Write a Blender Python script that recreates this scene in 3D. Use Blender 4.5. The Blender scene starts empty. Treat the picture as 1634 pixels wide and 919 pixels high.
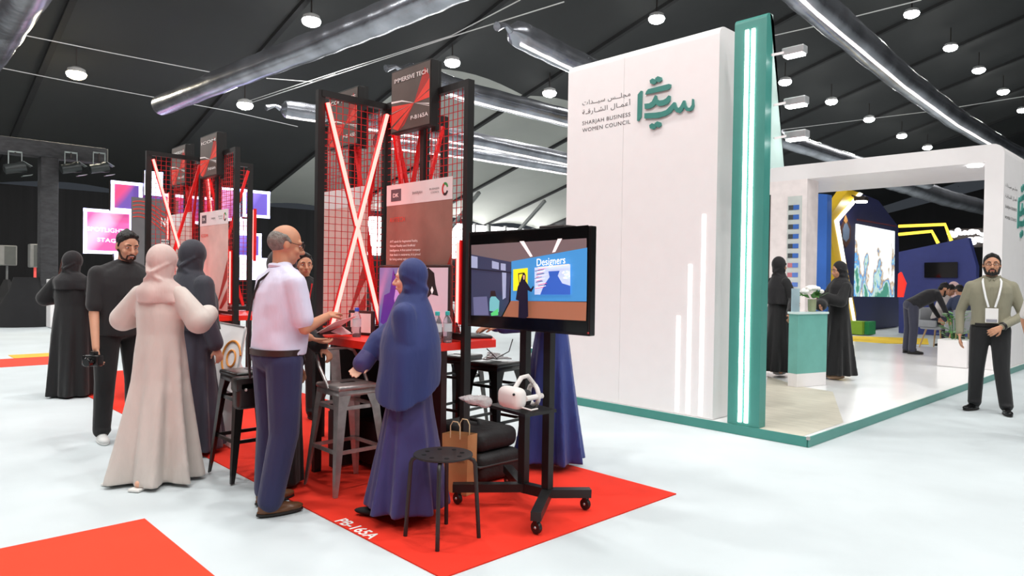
import bpy, bmesh, math, random
from math import pi, sin, cos, radians
from mathutils import Vector, Matrix, Euler
random.seed(7)
SC = bpy.context.scene
COL = SC.collection

# ------------------------------------------------------------------ camera
FPX, CX, CY, HC = 1118.0, 817.0, 459.5, 1.42
_yaw, _pit, _rol = radians(-46.173), radians(-0.762), radians(0.866)
_f = Vector((sin(_yaw)*cos(_pit), cos(_yaw)*cos(_pit), sin(_pit)))
_r = Vector((cos(_yaw), -sin(_yaw), 0.0)); _u = _r.cross(_f)
_r, _u = _r*cos(_rol)+_u*sin(_rol), _u*cos(_rol)-_r*sin(_rol)
CAM = Vector((0, 0, HC))
cam = bpy.data.cameras.new('camera'); cam_o = bpy.data.objects.new('camera', cam); COL.objects.link(cam_o)
cam.sensor_width = 36.0; cam.lens = 36.0*FPX/1634.0; cam.clip_end = 300; cam.clip_start = 0.05
cam_o.matrix_world = Matrix(((_r.x, _u.x, -_f.x, 0), (_r.y, _u.y, -_f.y, 0), (_r.z, _u.z, -_f.z, HC), (0, 0, 0, 1)))
SC.camera = cam_o
SC.view_settings.view_transform = 'Standard'; SC.view_settings.look = 'None'
SC.view_settings.gamma = 1.0; SC.view_settings.use_curve_mapping = False
SC.view_settings.exposure = 0.0
world = bpy.data.worlds.new('world'); SC.world = world; world.use_nodes = True
world.node_tree.nodes['Background'].inputs[0].default_value = (0.75, 0.85, 1, 1)
world.node_tree.nodes['Background'].inputs[1].default_value = 0.05
LAMP_W = 225.0      # watts of each hall lamp

def ray(x, y): return _f + _r*((x-CX)/FPX) - _u*((y-CY)/FPX)
def G(x, y, z=0.0):            # pixel -> point on a horizontal plane
    d = ray(x, y); return CAM + d*((z-HC)/d.z)
def PY(x, y, Y):               # pixel -> point on a wall y = Y
    d = ray(x, y); return CAM + d*(Y/d.y)
def PX(x, y, X):
    d = ray(x, y); return CAM + d*(X/d.x)
CEIL_A, CEIL_S = 11.6+0.28*8.6, 0.28
def zc(X): return CEIL_A + CEIL_S*X
def PC(x, y, drop=0.0):        # pixel -> point under the sloping tent roof
    d = ray(x, y); t = (CEIL_A-drop-HC)/(d.z-CEIL_S*d.x); return CAM + d*t
def PD(x, y, depth):           # pixel at a known depth
    return CAM + ray(x, y)*depth

# ------------------------------------------------------------------ materials
def lin(c):
    c = c/255.0
    return c/12.92 if c <= 0.04045 else ((c+0.055)/1.055)**2.4
def rgb(c): return (lin(c[0]), lin(c[1]), lin(c[2]), 1)
MATS = {}
def M(name, col=(128, 128, 128), rough=0.6, metal=0.0, emit=0.0, ecol=None, var=0.06, vs=6.0, bump=0.0, bs=40.0, alpha=1.0, trans=0.0, ior=1.45, sheen=0.0, stretch=None, coat=0.0, spec=0.5):
    if name in MATS: return MATS[name]
    m = bpy.data.materials.new(name); m.use_nodes = True
    nt = m.node_tree; b = nt.nodes['Principled BSDF']
    c = rgb(col)
    b.inputs['Roughness'].default_value = rough; b.inputs['Metallic'].default_value = metal
    b.inputs['Specular IOR Level'].default_value = spec
    b.inputs['IOR'].default_value = ior
    if trans: b.inputs['Transmission Weight'].default_value = trans
    if alpha < 1: b.inputs['Alpha'].default_value = alpha
    if sheen: b.inputs['Sheen Weight'].default_value = sheen
    if coat: b.inputs['Coat Weight'].default_value = coat
    tc = nt.nodes.new('ShaderNodeTexCoord'); mp = nt.nodes.new('ShaderNodeMapping')
    nt.links.new(tc.outputs['Object'], mp.inputs['Vector'])
    if stretch: mp.inputs['Scale'].default_value = stretch
    n = nt.nodes.new('ShaderNodeTexNoise'); n.inputs['Scale'].default_value = vs; n.inputs['Detail'].default_value = 4
    nt.links.new(mp.outputs['Vector'], n.inputs['Vector'])
    rp = nt.nodes.new('ShaderNodeValToRGB')
    rp.color_ramp.elements[0].position = 0.3; rp.color_ramp.elements[1].position = 0.7
    k0, k1 = 1-var, 1+var
    rp.color_ramp.elements[0].color = (c[0]*k0, c[1]*k0, c[2]*k0, 1)
    rp.color_ramp.elements[1].color = (min(1, c[0]*k1), min(1, c[1]*k1), min(1, c[2]*k1), 1)
    nt.links.new(n.outputs['Fac'], rp.inputs['Fac']); nt.links.new(rp.outputs['Color'], b.inputs['Base Color'])
    if bump:
        n2 = nt.nodes.new('ShaderNodeTexNoise'); n2.inputs['Scale'].default_value = bs; n2.inputs['Detail'].default_value = 3
        nt.links.new(mp.outputs['Vector'], n2.inputs['Vector'])
        bp = nt.nodes.new('ShaderNodeBump'); bp.inputs['Strength'].default_value = bump; bp.inputs['Distance'].default_value = 0.02
        nt.links.new(n2.outputs['Fac'], bp.inputs['Height']); nt.links.new(bp.outputs['Normal'], b.inputs['Normal'])
    if emit:
        b.inputs['Emission Color'].default_value = rgb(ecol or col); b.inputs['Emission Strength'].default_value = emit
    MATS[name] = m
    return m

# ------------------------------------------------------------------ mesh helpers
class MB:
    def __init__(s): s.v = []; s.f = []
    def add(s, vs, fs):
        o = len(s.v); s.v += [Vector(v) for v in vs]; s.f += [tuple(i+o for i in f) for f in fs]; return s
    def box(s, c, size, mat=None):
        x, y, z = size[0]/2, size[1]/2, size[2]/2
        vs = [Vector((sx*x, sy*y, sz*z)) for sz in (-1, 1) for sy in (-1, 1) for sx in (-1, 1)]
        if mat is not None: vs = [mat @ v for v in vs]
        c = Vector(c)
        return s.add([v+c for v in vs], [(0, 2, 3, 1), (4, 5, 7, 6), (0, 1, 5, 4), (2, 6, 7, 3), (0, 4, 6, 2), (1, 3, 7, 5)])
    def span(s, a, b):                    # box between two corners
        a, b = Vector(a), Vector(b); return s.box((a+b)/2, [abs(b[i]-a[i]) for i in range(3)])
    def bbox(s, c, size, r=0.01, mat=None, seg=2):   # bevelled box
        bm = bmesh.new(); bmesh.ops.create_cube(bm, size=1.0)
        for v in bm.verts: v.co = Vector((v.co.x*size[0], v.co.y*size[1], v.co.z*size[2]))
        bmesh.ops.bevel(bm, geom=bm.edges[:], offset=min(r, min(size)*0.45), segments=seg, affect='EDGES', profile=0.5)
        return s.addbm(bm, Matrix.Translation(Vector(c)) @ (mat.to_4x4() if mat is not None else Matrix()))
    def addbm(s, bm, mw=None):
        bm.verts.index_update(); vs = [(mw @ v.co) if mw else v.co.copy() for v in bm.verts]
        fs = [[v.index for v in f.verts] for f in bm.faces]; bm.free(); return s.add(vs, fs)
    def bar(s, a, b, w, h=None, up=(0, 0, 1)):      # rectangular bar between two points
        a, b = Vector(a), Vector(b); h = h or w; d = (b-a); L = d.length; d.normalize()
        up = Vector(up)
        if abs(d.dot(up)) > 0.98: up = Vector((0, 1, 0))
        x = d.cross(up).normalized(); y = x.cross(d)
        vs = [p + x*sx*w/2 + y*sy*h/2 for p in (a, b) for sy in (-1, 1) for sx in (-1, 1)]
        return s.add(vs, [(0, 1, 3, 2), (4, 6, 7, 5), (0, 4, 5, 1), (2, 3, 7, 6), (0, 2, 6, 4), (1, 5, 7, 3)])
    def tube(s, pts, r, seg=8, closed=False):
        pts = [Vector(p) for p in pts]; n = len(pts)
        rs = r if isinstance(r, (list, tuple)) else [r]*n
        rings = []; up = None
        for i, p in enumerate(pts):
            if closed: d = pts[(i+1) % n]-pts[i-1]
            else: d = pts[min(i+1, n-1)]-pts[max(i-1, 0)]
            d.normalize()
            if up is None: up = Vector((0, 0, 1)) if abs(d.z) < 0.9 else Vector((0, 1, 0))
            x = d.cross(up)
            if x.length < 1e-4: x = d.orthogonal()
            x.normalize(); up = x.cross(d).normalized()
            rings.append([p + (x*cos(2*pi*k/seg)+up*sin(2*pi*k/seg))*rs[i] for k in range(seg)])
        vs = [v for rg in rings for v in rg]; fs = []
        for i in range(n if closed else n-1):
            j = (i+1) % n
            for k in range(seg): fs.append((i*seg+k, i*seg+(k+1) % seg, j*seg+(k+1) % seg, j*seg+k))
        if not closed: fs += [tuple(range(seg))[::-1], tuple((n-1)*seg+k for k in range(seg))]
        return s.add(vs, fs)
    def lathe(s, prof, c=(0, 0, 0), seg=24, mat=None):     # profile [(r,z)...]
        c = Vector(c); vs = []; fs = []
        for r, z in prof:
            for k in range(seg):
                v = Vector((r*cos(2*pi*k/seg), r*sin(2*pi*k/seg), z)); vs.append((mat @ v if mat is not None else v)+c)
        n = len(prof)
        for i in range(n-1):
            for k in range(seg): fs.append((i*seg+k, i*seg+(k+1) % seg, (i+1)*seg+(k+1) % seg, (i+1)*seg+k))
        fs += [tuple(range(seg))[::-1], tuple((n-1)*seg+k for k in range(seg))]
        return s.add(vs, fs)
    def ball(s, c, r, seg=16, rings=10, mat=None):
        r = Vector((r, r, r)) if not hasattr(r, '__len__') else Vector(r); c = Vector(c); vs = []; fs = []
        for i in range(1, rings):
            t = pi*i/rings
            for k in range(seg): vs.append(Vector((r.x*sin(t)*cos(2*pi*k/seg), r.y*sin(t)*sin(2*pi*k/seg), r.z*cos(t))))
        vs += [Vector((0, 0, r.z)), Vector((0, 0, -r.z))]
        for i in range(rings-2):
            for k in range(seg): fs.append((i*seg+k, (i+1)*seg+k, (i+1)*seg+(k+1) % seg, i*seg+(k+1) % seg))
        T, B = len(vs)-2, len(vs)-1
        for k in range(seg): fs += [(T, k, (k+1) % seg), (B, (rings-2)*seg+(k+1) % seg, (rings-2)*seg+k)]
        return s.add([(mat @ v if mat is not None else v)+c for v in vs], fs)
    def cap(s, a, b, ra, rb, seg=12):       # tapered capsule
        a, b = Vector(a), Vector(b); d = b-a; L = d.length
        q = Vector((0, 0, 1)).rotation_difference(d.normalized() if L > 1e-6 else Vector((0, 0, 1))).to_matrix()
        prof = []
        for i in range(1, 5): t = pi/2*(1-i/4.0); prof.append((ra*cos(t), -ra*sin(t)))
        for i in range(0, 4): t = pi/2*(i/4.0); prof.append((rb*cos(t), L+rb*sin(t)))
        return s.lathe([(max(p[0], 1e-4), p[1]) for p in [(ra*0.12, -ra*0.99)]+prof+[(rb*0.12, L+rb*0.99)]], a, seg, q)
    def prism(s, poly, ax, thick, origin=(0, 0, 0)):     # extruded polygon; poly = [(u,v)], ax = (U,V) world dirs
        U, V = Vector(ax[0]), Vector(ax[1]); N = U.cross(V).normalized(); o = Vector(origin); n = len(poly)
        vs = [o+U*p[0]+V*p[1] for p in poly] + [o+U*p[0]+V*p[1]+N*thick for p in poly]
        fs = [tuple(range(n))[::-1], tuple(range(n, 2*n))] + [(i, (i+1) % n, n+(i+1) % n, n+i) for i in range(n)]
        return s.add(vs, fs)
    def flat(s, pts): n = len(pts); return s.add(pts, [tuple(range(n))])
    def xf(s, mw): s.v = [mw @ v for v in s.v]; return s
    def mesh(s, name):
        me = bpy.data.meshes.new(name); me.from_pydata([tuple(v) for v in s.v], [], s.f); me.update(); return me
def tri(me):
    bm = bmesh.new(); bm.from_mesh(me); bmesh.ops.recalc_face_normals(bm, faces=bm.faces[:]); bm.to_mesh(me); bm.free()
def link(name, me, mat, parent=None, smooth=False):
    o = bpy.data.objects.new(name, me); COL.objects.link(o)
    if mat is not None:
        me.materials.clear(); me.materials.append(mat)
    if smooth:
        me.polygons.foreach_set('use_smooth', [True]*len(me.polygons))
        try: me.set_sharp_from_angle(angle=radians(40))
        except Exception: pass
    if parent is not None: o.parent = parent
    return o
def part(name, mb, mat, parent, smooth=False, world=False, label=None):
    me = mb.mesh(name)
    if world: me.transform(ROOTM[parent.name].inverted())
    tri(me); o = link(name, me, mat, parent, smooth)
    if label: o['label'] = label
    return o
ROOTM = {}
def thing(name, label, cat, loc=(0, 0, 0), rz=0.0, group=None):
    o = bpy.data.objects.new(name, None); COL.objects.link(o); o.empty_display_size = 0.1
    o.location = loc; o.rotation_euler = (0, 0, rz)
    ROOTM[o.name] = Matrix.Translation(Vector(loc)) @ Matrix.Rotation(rz, 4, 'Z')
    o['label'] = label; o['category'] = cat
    if group: o['group'] = group
    return o
def solo(name, mb, mat, label, cat, group=None, smooth=False, base=None):    # a thing of one mesh, world coordinates
    me = mb.mesh(name); tri(me); o = link(name, me, mat, None, smooth)
    c = Vector(base) if base is not None else sum((v.co for v in me.vertices), Vector())/len(me.vertices)
    me.transform(Matrix.Translation(-c)); o.location = c
    ROOTM[o.name] = Matrix.Translation(c)
    o['label'] = label; o['category'] = cat
    if group: o['group'] = group
    return o
def struct(name, mb, mat, label=None, smooth=False):
    me = mb.mesh(name); tri(me); o = link(name, me, mat, None, smooth); o['kind'] = 'structure'
    ROOTM[o.name] = Matrix()
    if label: o['label'] = label
    return o
def child_copy(o, parent, name=None):
    c = o.copy(); COL.objects.link(c); c.parent = parent; return c
def text(name, s, size, mat, parent, o, ux, uy, align='LEFT', ext=0.001, world=True, bold=0.0, spacing=1.0, sx=1.0, line=1.0):
    cu = bpy.data.curves.new(name, 'FONT'); cu.body = s; cu.size = size; cu.align_x = align; cu.extrude = ext; cu.resolution_u = 3
    cu.offset = bold; cu.space_character = spacing; cu.space_line = line
    t = bpy.data.objects.new(name, cu); COL.objects.link(t)
    dg = bpy.context.evaluated_depsgraph_get(); dg.update()
    me = bpy.data.meshes.new_from_object(t.evaluated_get(dg)); bpy.data.objects.remove(t); bpy.data.curves.remove(cu)
    ux, uy = Vector(ux).normalized(), Vector(uy).normalized(); n = ux.cross(uy); o = Vector(o)
    mw = Matrix(((ux.x*sx, uy.x, n.x, o.x), (ux.y*sx, uy.y, n.y, o.y), (ux.z*sx, uy.z, n.z, o.z), (0, 0, 0, 1)))
    me.transform(mw)
    if world and parent is not None: me.transform(ROOTM[parent.name].inverted())
    return link(name, me, mat, parent)
X_, Y_, Z_ = Vector((1, 0, 0)), Vector((0, 1, 0)), Vector((0, 0, 1))

# ------------------------------------------------------------------ palette
m_floor = M('floor_carpet', (201, 209, 212), 0.95, var=0.06, vs=1.3, bump=0.25, bs=420)
m_red = M('red_carpet', (236, 48, 26), 0.95, var=0.05, vs=3, bump=0.3, bs=380)
m_orange = M('orange_carpet', (252, 66, 38), 0.95, var=0.03, vs=3, bump=0.3, bs=380)
m_black_liner = M('black_tent_liner', (55, 56, 56), 0.85, var=0.12, vs=0.25, bump=0.15, bs=0.8)
m_pale_liner = M('pale_tent_liner', (172, 173, 166), 0.8, var=0.06, vs=0.4, bump=0.2, bs=0.7)
m_wall_black = M('black_drape_wall', (34, 34, 36), 0.9, var=0.2, vs=0.6, bump=0.3, bs=2.0, stretch=(1, 6, 0.2))
m_black = M('black_metal', (26, 25, 25), 0.45, var=0.15)
m_dark = M('dark_bronze_metal', (58, 52, 50), 0.4, metal=0.3, var=0.1)
m_white = M('white_laminate', (242, 238, 238), 0.45, var=0.01)
m_whitegloss = M('white_gloss_floor', (244, 244, 244), 0.2, var=0.01)
m_teal = M('teal_paint', (72, 143, 133), 0.35, var=0.03)
m_tealpale = M('pale_teal_paint', (205, 228, 222), 0.4, var=0.02)
m_led = M('white_led', (255, 250, 244), 0.5, emit=7.0, var=0)
m_lamp = M('lamp_disc', (255, 255, 250), 0.5, emit=45.0, var=0)
m_ledred = M('warm_red_led', (255, 205, 190), 0.5, emit=6.0, ecol=(255, 200, 185), var=0)
m_redpaint = M('red_enamel', (222, 22, 24), 0.4, var=0.05)
m_tablered = M('red_table_laminate', (236, 40, 24), 0.35, var=0.03)
m_foil = M('silver_duct_film', (165, 168, 176), 0.26, metal=0.85, var=0.35, vs=1.6, bump=0.35, bs=5, stretch=(1, 1, 1))
m_steel = M('brushed_steel', (186, 184, 182), 0.36, metal=0.7, var=0.15, vs=20)
m_paper = M('white_paper', (238, 236, 234), 0.8, var=0.02)
m_txtwhite = M('white_print', (245, 243, 240), 0.6, var=0)
m_txtdark = M('grey_print', (66, 64, 66), 0.6, var=0)
m_navy = M('navy_wall_paint', (38, 44, 92), 0.5, var=0.05)
m_yellow = M('yellow_paint', (250, 205, 40), 0.45, var=0.03)
m_blue = M('bright_blue_paint', (62, 120, 214), 0.5, var=0.03)
m_wood = M('greyed_wood_laminate', (206, 200, 184), 0.5, var=0.12, vs=4, stretch=(1, 8, 1))
m_cable = M('white_cable', (200, 200, 200), 0.5, var=0)

# ------------------------------------------------------------------ hall shell
fl = struct('floor', MB().flat([(-33, -14, 0), (18, -14, 0), (18, 64, 0), (-33, 64, 0)]), m_floor, 'pale blue-grey exhibition carpet floor')
XE = -33.0
def ceil_strip(y0, y1, x0=XE, x1=4.0, n=8, sag=0.0):
    mb = MB(); vs = []; fs = []; ny = 8
    for i in range(n+1):
        X = x0+(x1-x0)*i/n
        for j in range(ny+1):
            Y = y0+(y1-y0)*j/ny; vs.append((X, Y, zc(X)+sag*sin(pi*j/ny)))
    for i in range(n):
        for j in range(ny): a = i*(ny+1)+j; fs.append((a, a+1, a+ny+2, a+ny+1))
    return mb.add(vs, fs)
cl = struct('ceiling', ceil_strip(-14, -6), m_black_liner, 'black fabric tent roof with seams')
YB = [-6.0, -0.8, 4.2, 9.2, 14.2, 19.2, 24.2, 29.2, 34.2, 39.2, 44.2, 49.2, 54.2, 64]
for a, b in zip(YB[:-1], YB[1:]):
    if a >= 14 and a < 33:
        part('roof_panel', ceil_strip(a, b, XE, -19.5, 8, 0.28), m_pale_liner, cl, smooth=True)
        part('roof_panel', ceil_strip(a, b, -19.5, 4.0, 8, 0.28), m_black_liner, cl, smooth=True)
    else:
        part('roof_panel', ceil_strip(a, b, sag=0.28), m_black_liner, cl, smooth=True)
m_seam = M('black_roof_beam', (38, 38, 39), 0.8)
for y in YB[1:-1]:
    part('roof_beam', MB().bar((XE, y, zc(XE)-0.05), (4, y, zc(4)-0.05), 0.16, 0.12), m_seam, cl)
struct('wall_left', MB().flat([(XE, -14, 0), (XE, 64, 0), (XE, 64, zc(XE)), (XE, -14, zc(XE))]), m_wall_black, 'black draped side wall')
struct('wall_back', MB().flat([(XE, 64, 0), (18, 64, 0), (18, 64, 16), (XE, 64, zc(XE))]), m_wall_black, 'black draped end wall')
zr = zc(4)
part('roof_panel', MB().flat([(4, -14, zr), (18, -14, zr-3.9), (18, 64, zr-3.9), (4, 64, zr)]), m_black_liner, cl)
struct('wall_front', MB().flat([(XE, -14, 0), (18, -14, 0), (18, -14, 11), (4, -14, zr), (XE, -14, zc(XE))]), m_black_liner)
struct('wall_right', MB().flat([(18, -14, 0), (18, 64, 0), (18, 64, 11), (18, -14, 11)]), m_black_liner)
# the glazed entrance far behind, a lit white wall under the eave
m_day = M('daylit_entrance', (255, 255, 255), 0.6, emit=9.0, var=0)
w1 = struct('window_1', MB().span((XE+0.05, 20.5, 2.6), (XE+0.12, 36, 4.7)), m_day, 'brightly lit entrance glazing under the eave')
for i in range(7):
    y = 20.5+i*15.5/6; part('mullion', MB().span((XE+0.05, y-0.06, 0), (XE+0.25, y+0.06, 4.8)), M('grey_mullion', (150, 150, 150)), w1)
for y in (24.2, 29.2):   # leg bracing at the eave
    part('eave_brace', MB().bar((XE+0.6, y, 2.4), (XE+5.2, y, zc(XE+5.2)-0.3), 0.16), M('grey_brace', (120, 122, 120)), cl)
    part('eave_post', MB().bar((XE+0.4, y, 0), (XE+0.4, y, zc(XE)), 0.22), M('grey_brace', (120, 122, 120)), cl)

# ------------------------------------------------------------------ hall lamps
lamp_px = [(1455, 13, 1), (1517, 68, 1), (1562, 105, 1), (1601, 140, 1), (1632, 170, 1), (1327, 155, 1), (1387, 184, 1), (1439, 211, 1), (1480, 230, 1), (1253, 123, 1),
           (1048, 20, 1), (877, 140, 1), (722, 90, 1), (497, 22, 1), (391, 158, 1), (122, 107, 1)]
lp_mesh = MB().lathe([(0.10, 0.0), (0.22, -0.06), (0.24, -0.16), (0.20, -0.17)], seg=20).mesh('lamp_housing'); tri(lp_mesh)
dk_mesh = MB().lathe([(0.24, -0.165), (0.255, -0.20), (0.22, -0.28), (0.12, -0.33), (0.02, -0.345)], seg=20).mesh('lamp_disc'); tri(dk_mesh)
def hall_lamp(P, warm=False, lab=None):
    t = thing('ceiling_lamp', (lab or 'unseen round white floodlight added above and behind the viewpoint for fill light') if not warm else 'warm glowing floodlight above the cloth-wrapped stage truss', 'lamp', P, 0, 'round floodlights under the tent roof' if not warm else None)
    link('housing', lp_mesh, M('lamp_housing_grey', (190, 190, 190), 0.4), t)
    link('lens', dk_mesh if not warm else dk_mesh.copy(), m_lamp if not warm else M('warm_lamp_disc', (255, 236, 190), emit=45, var=0), t)
    part('hanger', MB().bar((0, 0, 0), (0, 0, 0.6), 0.03), m_dark, t)
    l = bpy.data.lights.new('floodlight', 'AREA'); l.shape = 'DISK'; l.size = 0.8; l.energy = LAMP_W; l.color = (1, 0.9, 0.72) if warm else (1, 0.985, 0.96)
    o = bpy.data.objects.new('floodlight', l); COL.objects.link(o); o.parent = t; o.location = (0, 0, -0.40)
LAB = ['first and highest floodlight of the row right of the large right duct', 'second floodlight down the row right of the large right duct', 'third floodlight down the row right of the large right duct', 'fourth floodlight down the row right of the large right duct', 'lowest floodlight of that row, at the right image edge', 'highest floodlight of the row left of the large right duct', 'second floodlight of the row left of the large right duct', 'third floodlight of the row left of the large right duct', 'lowest floodlight of the row left of the large right duct', 'floodlight just right of the teal pillar top', 'floodlight above the white logo wall', 'floodlight left of the logo wall over the silver ducts', 'floodlight right of the IMMERSIVE TECH sign', 'floodlight above the large left duct near the top edge', 'floodlight between the two mesh booths under the large duct', '']
for (x, y, k), lb_ in zip(lamp_px, LAB): hall_lamp(PC(x, y, 0.5), warm=(x == 122), lab=lb_)
for X in (-4.0, 1.0, 6.0, 11.0):  # added floodlights out of view, extending the lamp grid for even fill
    for Y in (-6, -1, 4.0, 9.0, 14.0):
        if X == -4 and Y > 5: continue
        z = zc(X)-0.7 if X <= 4 else zr-(X-4)*0.28-0.7
        hall_lamp((X, Y, z))
for X, Y in ((-8.6, -1), (-8.6, 4), (-13.2, -1), (-13.2, -6), (-17.8, -1), (-23.6, -2)): hall_lamp((X, Y, zc(X)-0.7))  # further added lamps out of view, filling in on the left

# ------------------------------------------------------------------ carpets laid on the floor
def carpet(name, x0, x1, y0, y1, mat, label, z=0.008):
    return solo(name, MB().span((x0, y0, 0.0005), (x1, y1, z)), mat, label, 'carpet')
rc = carpet('red_carpet', -11.2, -2.58, 2.05, 4.02, m_red, 'long red carpet under the two mesh booths')
text('floor_lettering', 'PB-165A', 0.105, m_txtwhite, rc, G(533, 831, 0.0095), X_, Y_, ext=0.0002, bold=0.002)
carpet('red_carpet', -4.35, 1.5, -6, 1.27, m_orange, 'orange-red carpet square in the near left foreground')
carpet('red_carpet', -13.75, -12.62, -8, 2.9, M('red_carpet_far', (240, 70, 50), 0.95), 'narrow red carpet strip at the far left')
carpet('yellow_carpet', -14.35, -13.78, 2.05, 3.0, M('yellow_carpet', (240, 180, 70), 0.95), 'small yellow carpet piece behind the red strip')

def tfit(name, s, mat, parent, p0, p1, cap, up=Z_, off=0.002, ext=0.0008, bold=0.0, spacing=1.0):
    """one line of lettering whose baseline runs p0 -> p1, cap height in metres"""
    cu = bpy.data.curves.new(name, 'FONT'); cu.body = s; cu.size = 1.0; cu.resolution_u = 3; cu.offset = bold; cu.space_character = spacing
    t = bpy.data.objects.new(name, cu); COL.objects.link(t)
    dg = bpy.context.evaluated_depsgraph_get(); dg.update()
    me = bpy.data.meshes.new_from_object(t.evaluated_get(dg)); bpy.data.objects.remove(t); bpy.data.curves.remove(cu)
    xs = [v.co.x for v in me.vertices] or [0, 1]; x0, x1 = min(xs), max(xs)
    p0, p1, up = Vector(p0), Vector(p1), Vector(up).normalized(); d = p1-p0; kx = d.length/(x1-x0); ky = cap/0.727
    ux = d.normalized(); n = ux.cross(up).normalized()
    me.transform(Matrix.Translation((-x0, 0, 0)))
    mw = Matrix(((ux.x*kx, up.x*ky, n.x, p0.x+n.x*off), (ux.y*kx, up.y*ky, n.y, p0.y+n.y*off), (ux.z*kx, up.z*ky, n.z, p0.z+n.z*off), (0, 0, 0, 1)))
    me.transform(mw)
    if parent is not None: me.transform(ROOTM[parent.name].inverted())
    return link(name, me, mat, parent)

# ------------------------------------------------------------------ white and teal stand
YW, ZP = 6.08, 0.09
st = thing('stand_platform', 'white raised stand floor with a teal edge around it', 'platform', (-4.1, 10, 0))
part('deck', MB().span((-5.6, 6.045, 0.002), (-2.575, 17, ZP-0.004)).span((-9.6, 9.6, 0.002), (-5.6, 17, ZP-0.004)), m_whitegloss, st, world=True)
part('edge_trim', MB().span((-5.62, 6.03, 0.002), (-2.57, 6.045, ZP-0.001)), m_teal, st, world=True)
part('edge_trim', MB().span((-2.575, 6.03, 0.002), (-2.56, 17, ZP-0.001)), m_teal, st, world=True)
part('edge_trim', MB().span((-9.6, 9.585, 0.002), (-5.6, 9.6, ZP-0.001)), m_teal, st, world=True)
part('corner_cap', MB().bbox((-2.567, 6.037, ZP-0.01), (0.03, 0.03, 0.03), 0.008), m_steel, st, world=True)
pts = [G(x, y, ZP-0.002) for x, y in ((1212, 684), (1281, 696), (1346, 674), (1329, 625), (1275, 616), (1225, 600))]
part('wood_flooring', MB().flat(pts), m_wood, st, world=True)
lw = solo('low_wall', MB().span((-9.5, 9.8, ZP), (-5.9, 9.95, 1.25)).span((-9.5, 9.785, 0.45), (-5.9, 9.8, 0.55)), m_white, 'low white counter wall seen between the television and the white logo wall', 'wall')

XL, XR = PY(899, 625, YW).x, PY(1137, 660, YW).x
ww = thing('logo_wall', 'tall white wall with green calligraphy logo and vertical light strips', 'wall', ((XL+XR)/2, YW+0.2, ZP))
def rounded_wall(x0, x1, y0, y1, z0, z1, r):     # top edges rounded front and back
    prof = [(y0, z0), (y0, z1-r)] + [(y0+r-r*cos(a), z1-r+r*sin(a)) for a in (pi/8*k for k in range(1, 5))]
    prof += [(y1-r+r*sin(a), z1-r+r*cos(a)) for a in (pi/8*k for k in range(0, 5))] + [(y1, z0)]
    return MB().prism(prof, (Y_, Z_), x1-x0, (x0, 0, 0))
ZT = PY(1030, 75, YW+0.05).z
xm = XL+(XR-XL)*0.415
part('wall_board', rounded_wall(XL, xm-0.0015, YW, YW+0.42, ZP, ZT, 0.09), m_white, ww, True, True)
part('wall_board', rounded_wall(xm+0.0015, XR, YW, YW+0.42, ZP, ZT, 0.09), m_white, ww, True, True)
YF = YW-0.004
for (xt, yt), (xb, yb) in (((1082.5, 504), (1079, 662)), ((1101.5, 422), (1097.5, 664)), ((1123.5, 342), (1117.5, 667))):
    a, b = PY(xt, yt, YF), PY(xb, yb, YF); b.z = max(b.z, ZP+0.02); b.x = a.x
    part('light_strip', MB().span((a.x-0.019, YF-0.004, b.z), (a.x+0.019, YW, a.z)), M('soft_white_led', (255, 252, 248), emit=1.6, var=0), ww, world=True)
def logo(parent, P, tk=0.02):
    """calligraphy logo; P maps crop units to wall points"""
    shapes = [[(805, 635), (822, 630), (848, 590), (858, 310), (845, 308), (812, 350)],
              [(893, 350), (903, 318), (925, 292), (1150, 234), (1168, 238), (1166, 268), (1146, 296)],
              [(888, 505), (885, 450), (935, 445), (965, 425), (1000, 355), (1013, 362), (1020, 400), (1050, 414), (1090, 408), (1120, 390), (1146, 358), (1163, 364), (1161, 412), (1135, 450), (1090, 470), (1040, 476), (1005, 455), (975, 485), (935, 502)],
              [(885, 610), (884, 552), (1000, 546), (1070, 536), (1120, 518), (1165, 472), (1200, 434), (1218, 434), (1232, 478), (1252, 500), (1272, 480), (1305, 415), (1322, 413), (1335, 465), (1352, 493), (1378, 493), (1398, 462), (1402, 396), (1415, 398), (1421, 470), (1405, 515), (1372, 532), (1338, 526), (1312, 490), (1290, 530), (1262, 550), (1232, 543), (1205, 502), (1165, 548), (1110, 580), (1030, 604)]]
    for cx, cy in ((977, 208), (1036, 184), (972, 694), (1030, 673)):
        shapes.append([(cx+38*cos(a)*(1 if k % 2 == 0 else 0.86), cy+34*sin(a)*(1 if k % 2 == 0 else 0.86)) for k, a in enumerate(2*pi*j/12+0.35 for j in range(12))])
    for sh in shapes:
        fr = [P(x, y, tk) for x, y in sh]; bk = [P(x, y, 0) for x, y in sh]; n = len(sh)
        part('logo_stroke', MB().add(fr+bk, [tuple(range(n)), tuple(range(n, 2*n))[::-1]]+[(i, (i+1) % n, n+(i+1) % n, n+i) for i in range(n)]), m_teal, parent, world=True)
logo(ww, lambda x, y, t: PY(900+x/6.808, 100+y/6.808, YW)-Y_*t)
ar1 = ''.join(reversed([chr(c) for c in (0xFEE3, 0xFEA0, 0xFEE0, 0x640, 0x640, 0xFEB2, 0x20, 0xFEB3, 0xFEF4, 0x640, 0x640, 0xFEAA, 0xFE8D, 0xFE95)]))
ar2 = ''.join(reversed([chr(c) for c in (0xFE83, 0xFECB, 0xFEE4, 0x640, 0xFE8E, 0xFEDD, 0x20, 0xFE8D, 0xFEDF, 0xFEB8, 0x640, 0xFE8E, 0xFEAD, 0xFED7, 0x640, 0xFE94)]))
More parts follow.
